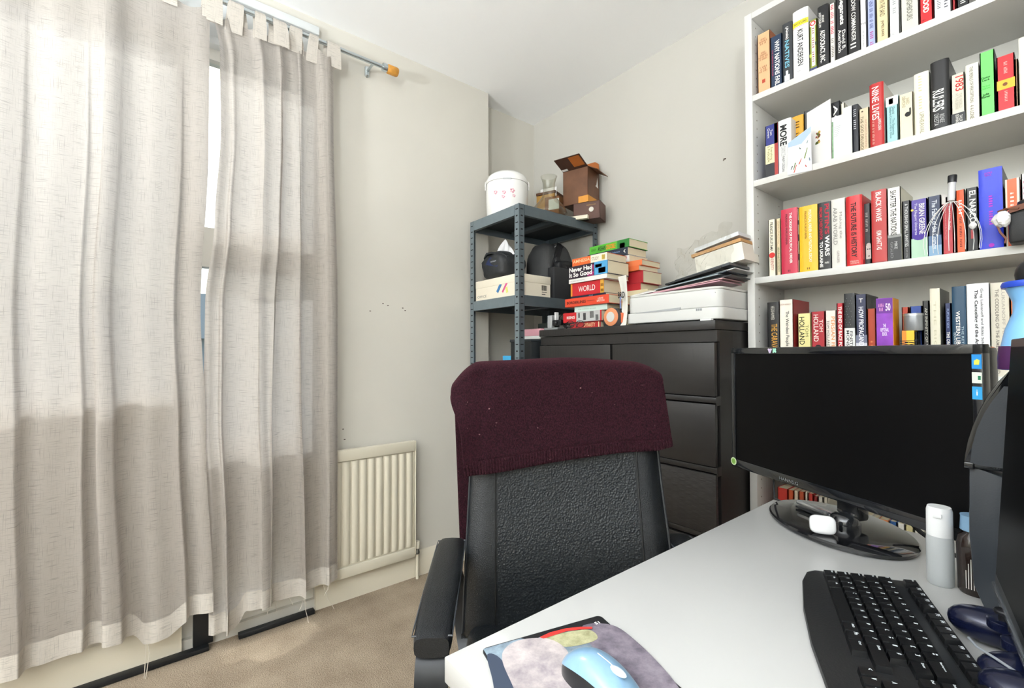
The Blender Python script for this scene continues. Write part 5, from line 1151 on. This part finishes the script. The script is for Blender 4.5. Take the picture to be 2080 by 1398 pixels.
def jp(u, s, rib=0.0):
    """u across -1..1 ; s: 0 front hem .. 1 back hem"""
    au = abs(u)
    topz = ZJ-.012*u*u-.022*max(0, au-.72)/.28*(max(0, au-.72)/.28)+.002*math.sin(5*u+1)-(.034*((-u-.78)/.22)**1.6 if u < -.78 else 0)
    zf = .838+.058*((u+1)/2)**.8+.005*math.sin(3*u)+.010*max(0, u-.85)/.15
    zb2 = .62+.20*((u+1)/2)
    cl_ = lambda x: max(-.205, min(.205, x))
    R_ = .052
    ze = topz-.03
    def half(z):
        q = (z-zf)/(ze-zf)
        if u < 0: return .262+.046*math.exp(-((q-1.0)/.36)**2)+.006*math.sin(5*q)
        return .262+.012*(1-q)
    yf_ = yfr(cl_(u*.24), ze)-.014
    if s < .45:
        q = s/.45; z = zf+(ze-zf)*q; x = u*half(z); hang = 1-q
        y = yfr(cl_(x), z)-.014-.004*math.sin(7*u+3*q)*hang-.006*hang
        if u < -.82: y -= .022*((-u-.82)/.18)*math.sin(PI*min(1, q*1.0))
    elif s < .60:
        q = (s-.45)/.15; a = PI*q
        x = u*half(ze)*(1-.012*math.sin(a)); y = yf_+R_-R_*math.cos(a); z = ze+.03*math.sin(a)**.8
    else:
        q = (s-.60)/.40; z = ze+(zb2-ze)*q; x = u*(half(ze)-(.018*q if u < 0 else 0)); y = yf_+2*R_-.015*q+.006*math.sin(9*u)*q
    return Vector((x, y-rib, z))
b = MB().grid(lambda a, c: jp(2*a-1, .06+.94*c), 110, 90, KN)
o = b.build('knitted_body', t, smooth=180)
md = o.modifiers.new('thickness', 'SOLIDIFY'); md.thickness = .005; md.offset = 0
def ribf(a, c): return jp(2*a-1, .062*c, .0022+.0014*math.sin(2*PI*72*a))
b = MB().grid(ribf, 576, 6, KN); o = b.build('ribbed_hem', t, smooth=180, label='ribbed hem'); md = o.modifiers.new('thickness', 'SOLIDIFY'); md.thickness = .004; md.offset = 0

# ---------------------------------------------------------------- desk
DZ = .74
DXL, DY0, DY1, DXR = -.545, .318, 1.368, .075
DSK = mat('#b8b8b6', .32, var=.006, vscale=3, coat=.1)
t = thing('desk', 'white laminate desk with monitors and keyboard in the right foreground', 'desk', (DXL, DY0, 0))
MB().box(0, DXR-DXL, 0, DY1-DY0, DZ-.034, DZ, DSK, bev=.0016).build('tabletop', t)
for (x, y) in ((.10, .07), (.10, DY1-DY0-.07), (DXR-DXL-.06, .07), (DXR-DXL-.06, DY1-DY0-.07)):
    o = MB().lathe([(.02, 0), (.02, DZ-.036)], mat('#d6d6d4', .35), 20, M=T(x, y, 0)); o.lathe([(.045, DZ-.037), (.045, DZ-.0345)], mat('#c8c8c6', .35), 20, M=T(x, y, 0)); o.build('leg', t)

# ---------------------------------------------------------------- monitor
BZ = mat('#1b1d20', .09, coat=.6, var=.15, vscale=40); SCR = mat('#040405', .45, spec=.18)
A_ = Vector((-.663, 1.376, 0)); B_ = Vector((-.107, 1.120, 0))
dv = (B_-A_); mw = dv.length; mrz = math.atan2(dv.y, dv.x)
MZ0, MZ1 = .810, 1.164
t = thing('monitor', 'black flat widescreen monitor with a switched-off screen on an oval foot', 'monitor', (A_.x, A_.y, DZ), mrz)
z0, z1 = MZ0-DZ, MZ1-DZ
b = MB()
b.box(0, mw, 0, .018, z1-.018, z1, BZ, bev=.002).box(0, mw, 0, .018, z0, z0+.024, BZ, bev=.002)
b.box(0, .014, 0, .018, z0, z1, BZ, bev=.002).box(mw-.016, mw, 0, .018, z0, z1, BZ, bev=.002)
b.build('bezel', t)
MB().box(.013, mw-.015, .004, .010, z0+.023, z1-.016, SCR).build('screen', t, smooth=0)
MB().box(.004, mw-.004, .017, .05, z0+.01, z1-.004, BZ, bev=.008).build('rear_housing', t)
b = MB().text('HANNS.G', mw*.335, z0+.0105, .058, .008, mat('#9fa4a8', .3, .6), y=-.0006); b.build('logo', t, smooth=0)
b = MB().box(mw-.0155, mw-.0015, -.0006, 0, z1-.043, z1-.018, mat('#2f8fd8', .3)); b.prism([(mw-.012, z1-.036), (mw-.005, z1-.036), (mw-.004, z1-.028), (mw-.008, z1-.026), (mw-.012, z1-.029)], -.0009, -.0005, mat('#d8d85a', .4)); b.build('sticker', t, smooth=0, label='blue sticker with a yellow mark')
b = MB().box(mw-.0155, mw-.0015, -.0006, 0, z1-.068, z1-.049, mat('#dfe8da', .3)); b.box(mw-.007, mw-.003, -.0009, -.0005, z1-.062, z1-.055, mat('#2f7f5a', .3)); b.build('sticker', t, smooth=0, label='white sticker with a green mark')
b = MB().box(mw-.0155, mw-.0015, -.0006, 0, z1-.096, z1-.074, mat('#39a3e0', .3)); b.text('i', mw-.0085, z1-.084, .002, .01, mat(W, .4), y=-.0009); b.build('sticker', t, smooth=0, label='light blue sticker')
def disc(b, x, z, r_, m, y=-.0008, n=16): return b.add([(x+r_*math.cos(i*2*PI/n), y, z+r_*math.sin(i*2*PI/n)) for i in range(n)], [list(range(n))], m)
b = MB(); disc(b, .008, z0+.016, .0115, mat('#cfe2b8', .4)); disc(b, .008, z0+.016, .008, mat('#7fb04a', .4), -.0011); b.build('sticker', t, smooth=0, label='round green sticker')
b = MB(); q = mw*.245; 
for (dx, dz, r_) in ((0, 0, .005), (.004, .003, .003), (-.004, .003, .003), (0, -.003, .004)): disc(b, q+dx, z1-.009+dz, r_, mat('#d8c8e4', .4))
for (dx, dz, r_) in ((.0, .0, .004), (.004, .003, .0035), (.005, -.003, .003), (-.002, .004, .0025), (-.002, -.004, .0025)): disc(b, q+.014+dx, z1-.009+dz, r_, mat('#a8e4cc', .4), -.0010)
b.build('sticker', t, smooth=0, label='pair of lilac and mint stickers')
fc_ = Matrix.Rotation(-mrz, 3, 'Z') @ (Vector((-.365, 1.262, 0))-A_); FX, FY = fc_.x, fc_.y
ncl = Matrix.Rotation(-mrz, 3, 'Z') @ (Vector((-.345, 1.247, 0))-A_); ncx, ncy = ncl.x, ncl.y
b = MB().box(ncx-.028, ncx+.028, .022, .055, .03, z0+.06, BZ, bev=.008); b.box(ncx-.024, ncx+.024, min(ncy, .03)-.0, max(ncy, .05), .03, .05, BZ, bev=.008); b.lathe([(.030, 0), (.031, .012), (.026, .026), (.018, .032)], BZ, 24, M=T(ncx, ncy, .012)); b.build('neck', t)
b = MB(); n = 56
FA = math.radians(-13.5)
def oval(k_, z):
    out = []
    for i in range(n):
        a = 2*PI*i/n; x_, y_ = .172*k_*math.cos(a), .124*k_*math.sin(a); out.append((FX+x_*math.cos(FA)-y_*math.sin(FA), FY+x_*math.sin(FA)+y_*math.cos(FA), z))
    return out
rings = [oval(.975, .001), oval(1, .004), oval(1, .009), oval(.975, .0125), oval(.7, .0145), oval(.3, .0150)]
vs = [p_ for rg in rings for p_ in rg]; fs = [(j*n+k, j*n+(k+1) % n, (j+1)*n+(k+1) % n, (j+1)*n+k) for j in range(len(rings)-1) for k in range(n)]; fs += [list(range(n-1, -1, -1)), [(len(rings)-1)*n+k for k in range(n)]]
b.add(vs, fs, mat('#17181b', .10, coat=.8)); b.build('foot', t, label='glossy oval foot')
def on_foot(u, v, z=DZ+.0165): return at(u, v, 2, z)
p = on_foot(1672, 1084)
o = MB(); o.ball((0, 0, .0195), 1, mat('#e2e2e2', .25, coat=.4), 36, sc_=(.0245, .0105, .0195), e=.55); o = o.build('earbud_case', None, (p.x, p.y, DZ+.0150), (math.radians(-14), 0, math.radians(28)), smooth=60); tag(o, 'white rounded earbud case propped on the foot of the monitor', 'earbud case')
p = on_foot(1655, 1045, DZ+.016)
t = thing('stapler', 'slim chrome stapler lying on the monitor foot behind the earbud case', 'stapler', (p.x, p.y+.004, DZ+.0165), mrz-.05)
MB().box(-.05, .045, -.010, .010, 0, .005, DK, bev=.001).build('base', t); MB().box(-.05, .045, -.009, .009, .009, .019, mat('#c9ccd0', .2, .9), bev=.003).build('arm', t); MB().box(.03, .05, -.010, .010, .003, .018, mat('#8a8d92', .2, .9), bev=.003).build('hinge', t)
o = MB().tube([(-.26, 1.30, DZ+.06), (-.22, 1.28, DZ+.03), (-.17, 1.25, DZ+.010), (-.10, 1.23, DZ+.006), (.0, 1.22, DZ+.006)], .0045, CB, 8).build('cable'); tag(o, 'black cable sagging to the desk behind the right half of the monitor', 'cable')
o = MB().tube([(-.535, 1.36, DZ+.09), (-.545, 1.372, DZ+.05), (-.535, 1.35, DZ+.01), (-.50, 1.34, DZ+.0045), (-.42, 1.33, DZ+.0045)], .0028, CB, 8).build('cable'); tag(o, 'black cable falling to the desk behind the left corner of the monitor', 'cable')

# ---------------------------------------------------------------- bottles
p = at(1906, 1185, 2, DZ); 
t = thing('bottle', 'squat translucent white bottle with a white flip cap beside the monitor foot', 'bottle', (-.158, 1.094, DZ))
t.location = (at(1907, 1192, 2, DZ).x, at(1907, 1192, 2, DZ).y+.016, DZ)
MILK = mat('#d3d7d8', .3, trans=.35, ior=1.3)
hh = .136
b = MB().lathe([(.0, 0), (.0165, 0), (.0188, .003), (.0188, hh*.56), (.0180, hh*.62), (.0178, hh*.63)], MILK, 28, caps=False); b.build('flask', t)
b = MB().lathe([(.0175, hh*.62), (.0180, hh*.64), (.0178, hh*.95), (.0160, hh)], mat('#eceded', .35), 28); b.box(-.006, .006, -.0205, -.015, hh*.88, hh*.93, mat('#eceded', .35), bev=.001); b.build('cap', t)
t = thing('bottle', 'dark brown oval bottle with a pale blue lid behind the white-capped one', 'bottle', (0, 0, DZ))
pq = at(1968, 1203, 2, DZ); t.location = (pq.x+.008, pq.y+.004, DZ)
BR = mat('#241a16', .15, coat=.5); b = MB().lathe([(.0, 0), (.020, 0), (.0225, .004), (.0235, .08), (.021, .095), (.014, .102), (.013, .106)], BR, 32); b.build('flask', t)
b = MB().lathe([(.0155, .104), (.0185, .106), (.0175, .128), (.018, .131)], mat('#8fb6d6', .3, trans=.3), 28); b.build('lid', t)
b = MB()
for k, (wd) in enumerate((.03, .042, .05, .046, .04, .048, .03)):
    a = math.radians(-112+8*k); rr = .0238; c_ = Vector((rr*math.cos(a), rr*math.sin(a), 0)); e = Vector((-math.sin(a), math.cos(a), 0))
    b.add([c_-e*.0005+Vector((0, 0, .012)), c_+e*.0005+Vector((0, 0, .012)), c_+e*.0005+Vector((0, 0, .012+wd)), c_-e*.0005+Vector((0, 0, .012+wd))], [(0, 1, 2, 3)], mat('#c9c6bf', .5))
b.build('label_lines', t, smooth=0)

# ---------------------------------------------------------------- black unit with curved lid, and second monitor
UB = mat('#2b3036', .4, bump=.1, scale=400); UG = mat('#111316', .15, coat=.6)
t = thing('desk_unit', 'black upright plastic unit with a curved glossy lid beside the big monitor', 'desk unit', (-.105, 1.053, DZ))
DYv = 1.047
t.location = (-.10, DYv, DZ)
def dv_(u, v): q = at(u, v, 1, DYv); return (q.x+.10, q.z-DZ)
b = MB().prism([dv_(1968, 945), dv_(1968, 1080), dv_(1978, 1190), (dv_(2000, 1240)[0], .0), (.028, .0), (.032, .21)], 0, .05, UB, bev=.003); b.build('body', t)
cur = [dv_(*q) for q in ((1986, 951), (1958, 942), (1960, 925), (1966, 895), (1976, 865), (1990, 833), (2007, 803), (2028, 775), (2050, 754))]
top_ = cur[-1]; b = MB().prism(cur+[(.03, top_[1]), (.03, cur[0][1])], -.006, .055, UG, bev=.002); b.build('curved_lid', t, smooth=30, label='glossy curved lid')
cur2 = [dv_(*q) for q in ((1990, 944), (1972, 938), (1976, 905), (1986, 870), (2000, 840), (2018, 812), (2040, 785))]
MB().prism(cur2+[(.028, cur2[-1][1]), (.028, cur2[0][1])], -.0075, -.006, UB).build('side_face', t, smooth=0)
q_ = dv_(1966, 945); MB().box(q_[0]-.004, q_[0]+.008, -.009, .0, q_[1]-.004, q_[1]+.006, UG, bev=.0015).build('hinge', t)
UTOP = DZ+top_[1]
t = thing('spray_bottle', 'light blue squeeze bottle with purple label and black head, on the black unit', 'bottle', (at(2087, 700, 1, 1.08).x+.008, 1.082, UTOP+.001))
BLU = mat('#7db6e6', .3, coat=.3)
prof = [(r_*.95, z_*.87) for r_, z_ in [(.0, 0), (.040, 0), (.043, .004), (.042, .03), (.034, .075), (.0245, .105), (.0245, .125), (.033, .150), (.036, .156), (.034, .160), (.012, .163)]]
MB().lathe(prof, BLU, 30).build('flask', t)
MB().lathe([(.0350, .1305), (.0361, .135), (.0342, .140), (.0, .142)], mat('#2447b8', .3), 30).build('shoulder', t)
MB().lathe([(.0413, .001), (.0416, .018), (.0395, .038)], mat('#4a2352', .35), 30).build('label_band', t, label='purple label')
b = MB().ball((0.004, -.01, .150), .024, mat('#141517', .3), 20, sc_=(1.0, .8, 1.1)); b.box(.0, .03, -.014, .002, .155, .168, mat('#141517', .3), bev=.004); b.build('trigger_head', t)
M2 = Vector((-.088, .995, 0)); m2d = Vector((.040, -.205, 0)).normalized()
t = thing('monitor', 'second monitor seen edge-on at the right picture edge, black screen facing the chair', 'monitor', (M2.x, M2.y, DZ), math.atan2(m2d.y, m2d.x))
BK2 = mat('#121314', .35, bump=.05, scale=300); yl = .50     # local x runs towards the viewpoint's right, +y away from the chair
LE = T(0, 0, .058, math.radians(-3.5), 0, 0)
MB().box(0, yl, 0, .022, .004, .372, BK2, bev=.002, M=LE).build('housing', t)
MB().box(.012, yl-.012, -.0012, .0, .024, .36, SCR, M=LE).build('screen', t, smooth=0)
MB().box(0, yl, -.004, .006, .0, .009, mat('#8a8f94', .12, .6, coat=.6), bev=.002, M=LE).build('lower_trim', t, label='glossy lower trim')
MB().box(.05, yl-.05, .022, .045, .06, .33, BK2, bev=.01, M=LE).build('rear_housing', t)
MB().box(yl*.5-.03, yl*.5+.03, .03, .055, .01, .2, BK2, bev=.004).build('neck', t)
MB().box(yl*.5-.10, yl*.5+.10, .01, .10, 0, .012, BK2, bev=.004).build('foot', t)

# ---------------------------------------------------------------- game controllers
def controller(label, loc, rz, s=1.0, rx=0.0):
    t = thing('game_controller', label, 'game controller', loc, 0, 'navy game controllers on the desk', rot=(rx, 0, rz)); t.scale = (s, s, s*1.12)
    NV = mat('#121833', .25, .25, coat=.3); BKP = mat('#121318', .45)
    b = MB()
    b.ball((0, 0, .022), 1, NV, 28, sc_=(.052, .030, .019), e=.7)
    for sx in (-1, 1):
        b.ball((0, 0, 0), 1, NV, 24, M=T(sx*.056, -.028, .021, 0, 0, sx*math.radians(18)), sc_=(.026, .052, .0205), e=.85)
    b.build('shell', t, smooth=60)
    for sx in (-1, 1):
        o = MB().lathe([(.0165, 0), (.0165, .009), (.014, .010)], NV, 24, M=T(sx*.026, -.030, .034)); o = o.build('stick_well', t)
        MB().lathe([(.005, .008), (.005, .016), (.0095, .018), (.0098, .021), (.0085, .0225), (.006, .0215)], BKP, 22, M=T(sx*.026, -.030, .034)).build('thumb_stick', o)
    b = MB()
    for k in range(4): a = k*PI/2; b.lathe([(.004, 0), (.004, .002)], BKP, 12, M=T(.053+.010*math.cos(a), .008+.010*math.sin(a), .040))
    b.build('button', t)
    MB().box(-.02, .02, .0, .024, .038, .0415, BKP, bev=.002).build('touchpad', t)
    b = MB().box(-.064, -.043, .004, .010, .0385, .0415, BKP, bev=.001); b.box(-.0565, -.0505, -.004, .018, .0385, .0415, BKP, bev=.001); b.build('direction_pad', t)
    return t
controller('navy game controller poking out from under the edge-on monitor', (-.035, .885, DZ+.001), math.radians(-71))
controller('second navy game controller, only its grip showing at the bottom right corner', (.012, .728, DZ+.001), math.radians(-71))
o = MB().tube([(-.098, .835, DZ+.040), (-.088, .812, DZ+.0425), (-.070, .795, DZ+.044), (-.045, .785, DZ+.038), (-.02, .78, DZ+.02), (.02, .80, DZ+.004)], .0016, mat('#8d9298', .3), 8).build('cable'); tag(o, 'thin grey lead lying over the nearer game controller', 'cable')

# ---------------------------------------------------------------- keyboard
K0 = Vector((-.331, .957)); K1 = Vector((-.186, 1.022))      # far edge: front(rest) corner to back corner
kx = (K1-K0).normalized()                 # across the depth of the board, rest side -> function keys
ky = Vector((kx.y, -kx.x))                # along its length, towards the viewer
KD, KL = .165, .445
krz = math.atan2(ky.y, ky.x)
t = thing('keyboard', 'black full-size keyboard with white legends lying at an angle on the desk', 'keyboard', (K0.x, K0.y, DZ), krz)
# local: x along the length from the far end, y from the rest (0) to the function keys (KD)
KB = mat('#191a1c', .42, bump=.15, scale=300); KC = mat('#121315', .34, bump=.1, scale=500); KSH = mat('#202225', .3)
pl = [(0, .018), (.012, .004), (.05, -.006), (.15, -.014), (.25, -.014), (.36, -.006), (KL, .01), (KL, KD), (0, KD)]
bm = bmesh.new(); f = bm.faces.new([bm.verts.new((x, y, .002)) for x, y in pl]); g = bmesh.ops.extrude_face_region(bm, geom=[f])
for q in g['geom']:
    if isinstance(q, bmesh.types.BMVert): q.co.z = .009+.07*max(0, q.co.y)
bmesh.ops.recalc_face_normals(bm, faces=bm.faces); bmesh.ops.bevel(bm, geom=[e for e in bm.edges if abs(e.verts[0].co.z-e.verts[1].co.z) < .02 and e.verts[0].co.z > .005 and e.verts[1].co.z > .005], offset=.003, segments=2, profile=.5, affect='EDGES')
MB().addbm(bm, KB).build('housing', t)
def zk(y): return .0095+.07*y
P_ = .0190
LEG = mat('#dfe6ea', .5)
def key(x0, x1, y0, y1, txt, dish=True):
    b = MB(); zb2 = zk((y0+y1)/2)-.001; h = .0085; ins = .0022
    g_ = .0006
    vs = [(x0+g_, y0+g_, zb2), (x1-g_, y0+g_, zb2), (x1-g_, y1-g_, zb2), (x0+g_, y1-g_, zb2),
          (x0+ins, y0+ins*.8, zb2+h-.0010), (x1-ins, y0+ins*.8, zb2+h-.0010), (x1-ins, y1-ins*.6, zb2+h+.0008), (x0+ins, y1-ins*.6, zb2+h+.0008)]
    b.add(vs, [(0, 1, 5, 4), (1, 2, 6, 5), (2, 3, 7, 6), (3, 0, 4, 7), (4, 5, 6, 7)], KC)
    if txt:
        P2, F2 = glyphs(txt, .03); n_ = len(txt)
        wl_ = min(.0035*n_, (x1-x0)-.006); hl = .0050
        if len(txt) > 2: wl_ = min(.0021*n_, (x1-x0)-.006); hl = .0028
        cx_ = x0+ins+.0015+wl_/2; cy_ = y1-.0058
        b.add([(cx_+(a-.5)*wl_, cy_+(c_-.5)*hl, zb2+h+.0010) for a, c_ in P2], F2, LEG)
    return b.build('key', t, smooth=0)
rows = [
 ('', .142, [('Esc', 1)]+[('', .6)]+[('F%d' % i, 1) for i in (1, 2, 3, 4)]+[('', .4)]+[('F%d' % i, 1) for i in (5, 6, 7, 8)]+[('', .4)]+[('F9', 1), ('F10', 1), ('F11', 1), ('F12', 1)]+[('', .3), ('PrtSc', 1), ('ScrLk', 1), ('Pause', 1)]),
 ('', .108, [('`', 1)]+[(c, 1) for c in '1234567890-=']+[('Backspace', 2), ('', .3), ('Ins', 1), ('Home', 1), ('PgUp', 1), ('', .3), ('Num', 1), ('/', 1), ('*', 1), ('-', 1)]),
 ('', .0885, [('Tab', 1.5)]+[(c, 1) for c in 'QWERTYUIOP[]']+[('Enter', 1.5), ('', .3), ('Del', 1), ('End', 1), ('PgDn', 1), ('', .3), ('7', 1), ('8', 1), ('9', 1), ('+', 1)]),
 ('', .069, [('Caps', 1.75)]+[(c, 1) for c in "ASDFGHJKL;'"]+[('#', 1), ('', 1.25), ('', .3), ('', 3), ('', .3), ('4', 1), ('5', 1), ('6', 1)]),
 ('', .0495, [('Shift', 1.25), ('\\', 1)]+[(c, 1) for c in 'ZXCVBNM,./']+[('Shift', 2.75), ('', .3), ('', 1), ('^', 1), ('', 1), ('', .3), ('1', 1), ('2', 1), ('3', 1), ('Enter', 1)]),
 ('', .030, [('Ctrl', 1.4), ('Win', 1.2), ('Alt', 1.2), (' ', 5.9), ('AltGr', 1.2), ('Fn', 1.2), ('Ctrl', 1.5)]+[('', 1.7), ('<', 1), ('v', 1), ('>', 1), ('', .3), ('0', 2), ('.', 1)]),
]
kc = 0; stuffk = []
for (_, y0, ks) in rows:
    x = .012; sc_k = (KL-.024)/(22.6*P_)
    for (tx, wk) in ks:
        if tx: key(x, x+wk*P_*sc_k, y0-.0015, y0+.0175, tx.strip() if tx.strip() else None); kc += 1
        x += wk*P_*sc_k
b = MB()
for k in range(9): disc(b, 0, 0, .0001, LEG)
b = MB().box(.03, .38, .1265, .1385, zk(.132)+.0, zk(.132)+.0012, KSH); b.build('media_strip', t, smooth=0)
b = MB()
for k in range(10): b.box(.05+.033*k, .056+.033*k, .1545, .158, zk(.156), zk(.156)+.0006, LEG)
b.build('status_marks', t, smooth=0)

# ---------------------------------------------------------------- mouse mat and mouse
P1 = Vector((-.524, .364)); P2_ = Vector((-.475, .554))
px_ = (P2_-P1); pw = px_.length; prz = math.atan2(px_.y, px_.x)
t = thing('mouse_mat', 'mouse mat printed with stones and a red curve on black, near corner of the desk', 'mouse mat', (P1.x, P1.y, DZ), prz)
PD = .24
# local x: from near-left corner to far corner ; -y: into the desk
o = rrect(0, pw, -PD, 0, .008, .0, .0028, mat('#1a1b1e', .55), bev=.0006).build('mat', t)
def stone(c1, c2, sc_):
    m = bpy.data.materials.new('stone_print'); m.use_nodes = True; n = m.node_tree; p_ = n.nodes['Principled BSDF']; L = n.links.new
    tc = n.nodes.new('ShaderNodeTexCoord'); a = n.nodes.new('ShaderNodeTexNoise'); a.inputs['Scale'].default_value = sc_; a.inputs['Detail'].default_value = 8; a.inputs['Roughness'].default_value = .7
    r_ = n.nodes.new('ShaderNodeValToRGB'); r_.color_ramp.elements[0].position = .35; r_.color_ramp.elements[1].position = .65; r_.color_ramp.elements[0].color = sr(c1); r_.color_ramp.elements[1].color = sr(c2)
    L(tc.outputs['Object'], a.inputs['Vector']); L(a.outputs['Fac'], r_.inputs[0]); L(r_.outputs[0], p_.inputs['Base Color']); p_.inputs['Roughness'].default_value = .45
    return m
def decal(pts, m, z): return MB().add([(x, y, z) for x, y in pts], [list(range(len(pts)))], m)
def loc(u, v): q = at(u, v, 2, DZ+.003)-Vector((P1.x, P1.y, 0)); return (q.x*math.cos(-prz)-q.y*math.sin(-prz), q.x*math.sin(-prz)+q.y*math.cos(-prz))
pad_pts = [(.002, -.002), (pw*.30, -.002), (pw*.36, -.012), (pw*.55, -.010), (pw*.86, -.024), (pw-.006, -.040), (pw-.006, -PD+.01), (.002, -PD+.004)]
decal(pad_pts, stone('#3f4a58', '#93a6b4', 16), .0030).build('photo_print', t, smooth=0)
def blobp(pts, n=40):
    # closed smooth outline through the points
    out = []; m_ = len(pts)
    for i in range(m_):
        p0, p1_, p2__, p3 = [Vector(pts[(i+k-1) % m_]) for k in range(4)]
        for j in range(6):
            q = j/6; out.append(tuple(.5*((2*p1_)+(-p0+p2__)*q+(2*p0-5*p1_+4*p2__-p3)*q*q+(-p0+3*p1_-3*p2__+p3)*q**3)))
    return out
decal(blobp([loc(1180, 1276), loc(1243, 1270), loc(1300, 1310), loc(1370, 1385), loc(1390, 1440), loc(1280, 1440), loc(1230, 1350)]), stone('#5a5360', '#8e8590', 30), .0032).build('photo_print', t, smooth=0)
decal(blobp([loc(1105, 1300), loc(1135, 1288), loc(1195, 1280), loc(1212, 1300), loc(1150, 1315)]), stone('#8c8a66', '#c2c09a', 40), .0034).build('photo_print', t, smooth=0)
decal(blobp([loc(1020, 1330), loc(1050, 1303), loc(1110, 1298), loc(1150, 1320), loc(1160, 1360), loc(1170, 1440), loc(1075, 1440), loc(1035, 1380)]), stone('#756d78', '#c4bab8', 14), .0036).build('photo_print', t, smooth=0)
decal(blobp([loc(990, 1330), loc(1022, 1345), loc(1060, 1440), loc(1015, 1440), loc(1000, 1380)]), mat('#3c4658', .5), .0033).build('photo_print', t, smooth=0)
r_pts = [loc(1096, 1296), loc(1118, 1286), loc(1150, 1278), loc(1180, 1275), loc(1203, 1275), loc(1203, 1279), loc(1180, 1280), loc(1150, 1284), loc(1122, 1293), loc(1104, 1299)]
decal(r_pts, mat('#e03a34', .4), .0040).build('red_curve', t, smooth=0)
b = MB(); P2x, F2x = glyphs('51', .03); cxx, cyy = loc(1213, 1267)
b.add([(cxx+(a-.5)*.008, cyy+(c_-.5)*.006, .0041) for a, c_ in P2x], F2x, mat('#e8e8e8', .5)); 
P2x, F2x = glyphs('steelseries', .02); a0 = Vector(loc(1312, 1336)); a1 = Vector(loc(1370, 1388)); dd = (a1-a0); nn = Vector((-dd.y, dd.x)).normalized()
b.build('lettering', t, smooth=0)
# mouse
mp0 = at(1215, 1345, 2, DZ+.02)
t = thing('computer_mouse', 'pale blue and black computer mouse on the printed mat', 'mouse', (-.386, .445, DZ+.003), math.radians(0))
mdir = (at(1320, 1420, 2, DZ+.02)-at(1160, 1310, 2, DZ+.02)); ma = math.atan2(mdir.y, mdir.x)
t.rotation_euler.z = ma
c0 = at(1160, 1335, 2, DZ+.015); t.location = (c0.x+.050*math.cos(ma), c0.y+.050*math.sin(ma), DZ+.0036)
MBL = mat('#7b9db8', .28, coat=.4, var=.06, vscale=60); 
def mshape(a, r0, z1_, m, x0=-.056, x1=.056, wy=.031, zmin=.0):
    b = MB(); n1, n2 = 26, 24
    def F(i, j):
        u = i/n1; v = j/n2; x = x0+(x1-x0)*u; e = math.sqrt(max(0, 1-(2*u-1)**2))**.72
        th_ = PI*v; hz = (z1_*(.62+.38*math.cos((u-.42)*2.6)))*e
        return (x, -wy*e*math.cos(th_)*(1-.10*math.sin(PI*u)), zmin+hz*math.sin(th_)**.8)
    vs = [F(i, j) for j in range(n2+1) for i in range(n1+1)]
    fs = [(j*(n1+1)+i, j*(n1+1)+i+1, (j+1)*(n1+1)+i+1, (j+1)*(n1+1)+i) for j in range(n2) for i in range(n1)]
    b.add(vs, fs, m); return b
mshape(0, 0, .037, mat('#15171a', .3, coat=.3), wy=.032).build('side_grip', t, smooth=60)
b = MB(); n1, n2 = 26, 16
def F(i, j):
    u = i/n1; v = .15+.70*j/n2; x = -.0572+.1144*u; e = math.sqrt(max(0, 1-(2*u-1)**2))**.72
    th_ = PI*v; hz = .0385*(.62+.38*math.cos((u-.42)*2.6))*e
    return (x, -.0325*e*math.cos(th_)*(1-.10*math.sin(PI*u)), hz*math.sin(th_)**.8)
b.add([F(i, j) for j in range(n2+1) for i in range(n1+1)], [(j*(n1+1)+i, j*(n1+1)+i+1, (j+1)*(n1+1)+i+1, (j+1)*(n1+1)+i) for j in range(n2) for i in range(n1)], MBL)
b.build('top_shell', t, smooth=60, label='pale blue top shell')
b = MB().ball((.026, 0, .0335), 1, mat('#cfdde6', .25), 20, sc_=(.012, .005, .004)); b.build('scroll_wheel', t)
MB().tube([(-.005, 0, .0392), (.012, 0, .0375), (.02, 0, .0358)], .0006, mat('#c3ccd2', .4), 6).build('seam', t)
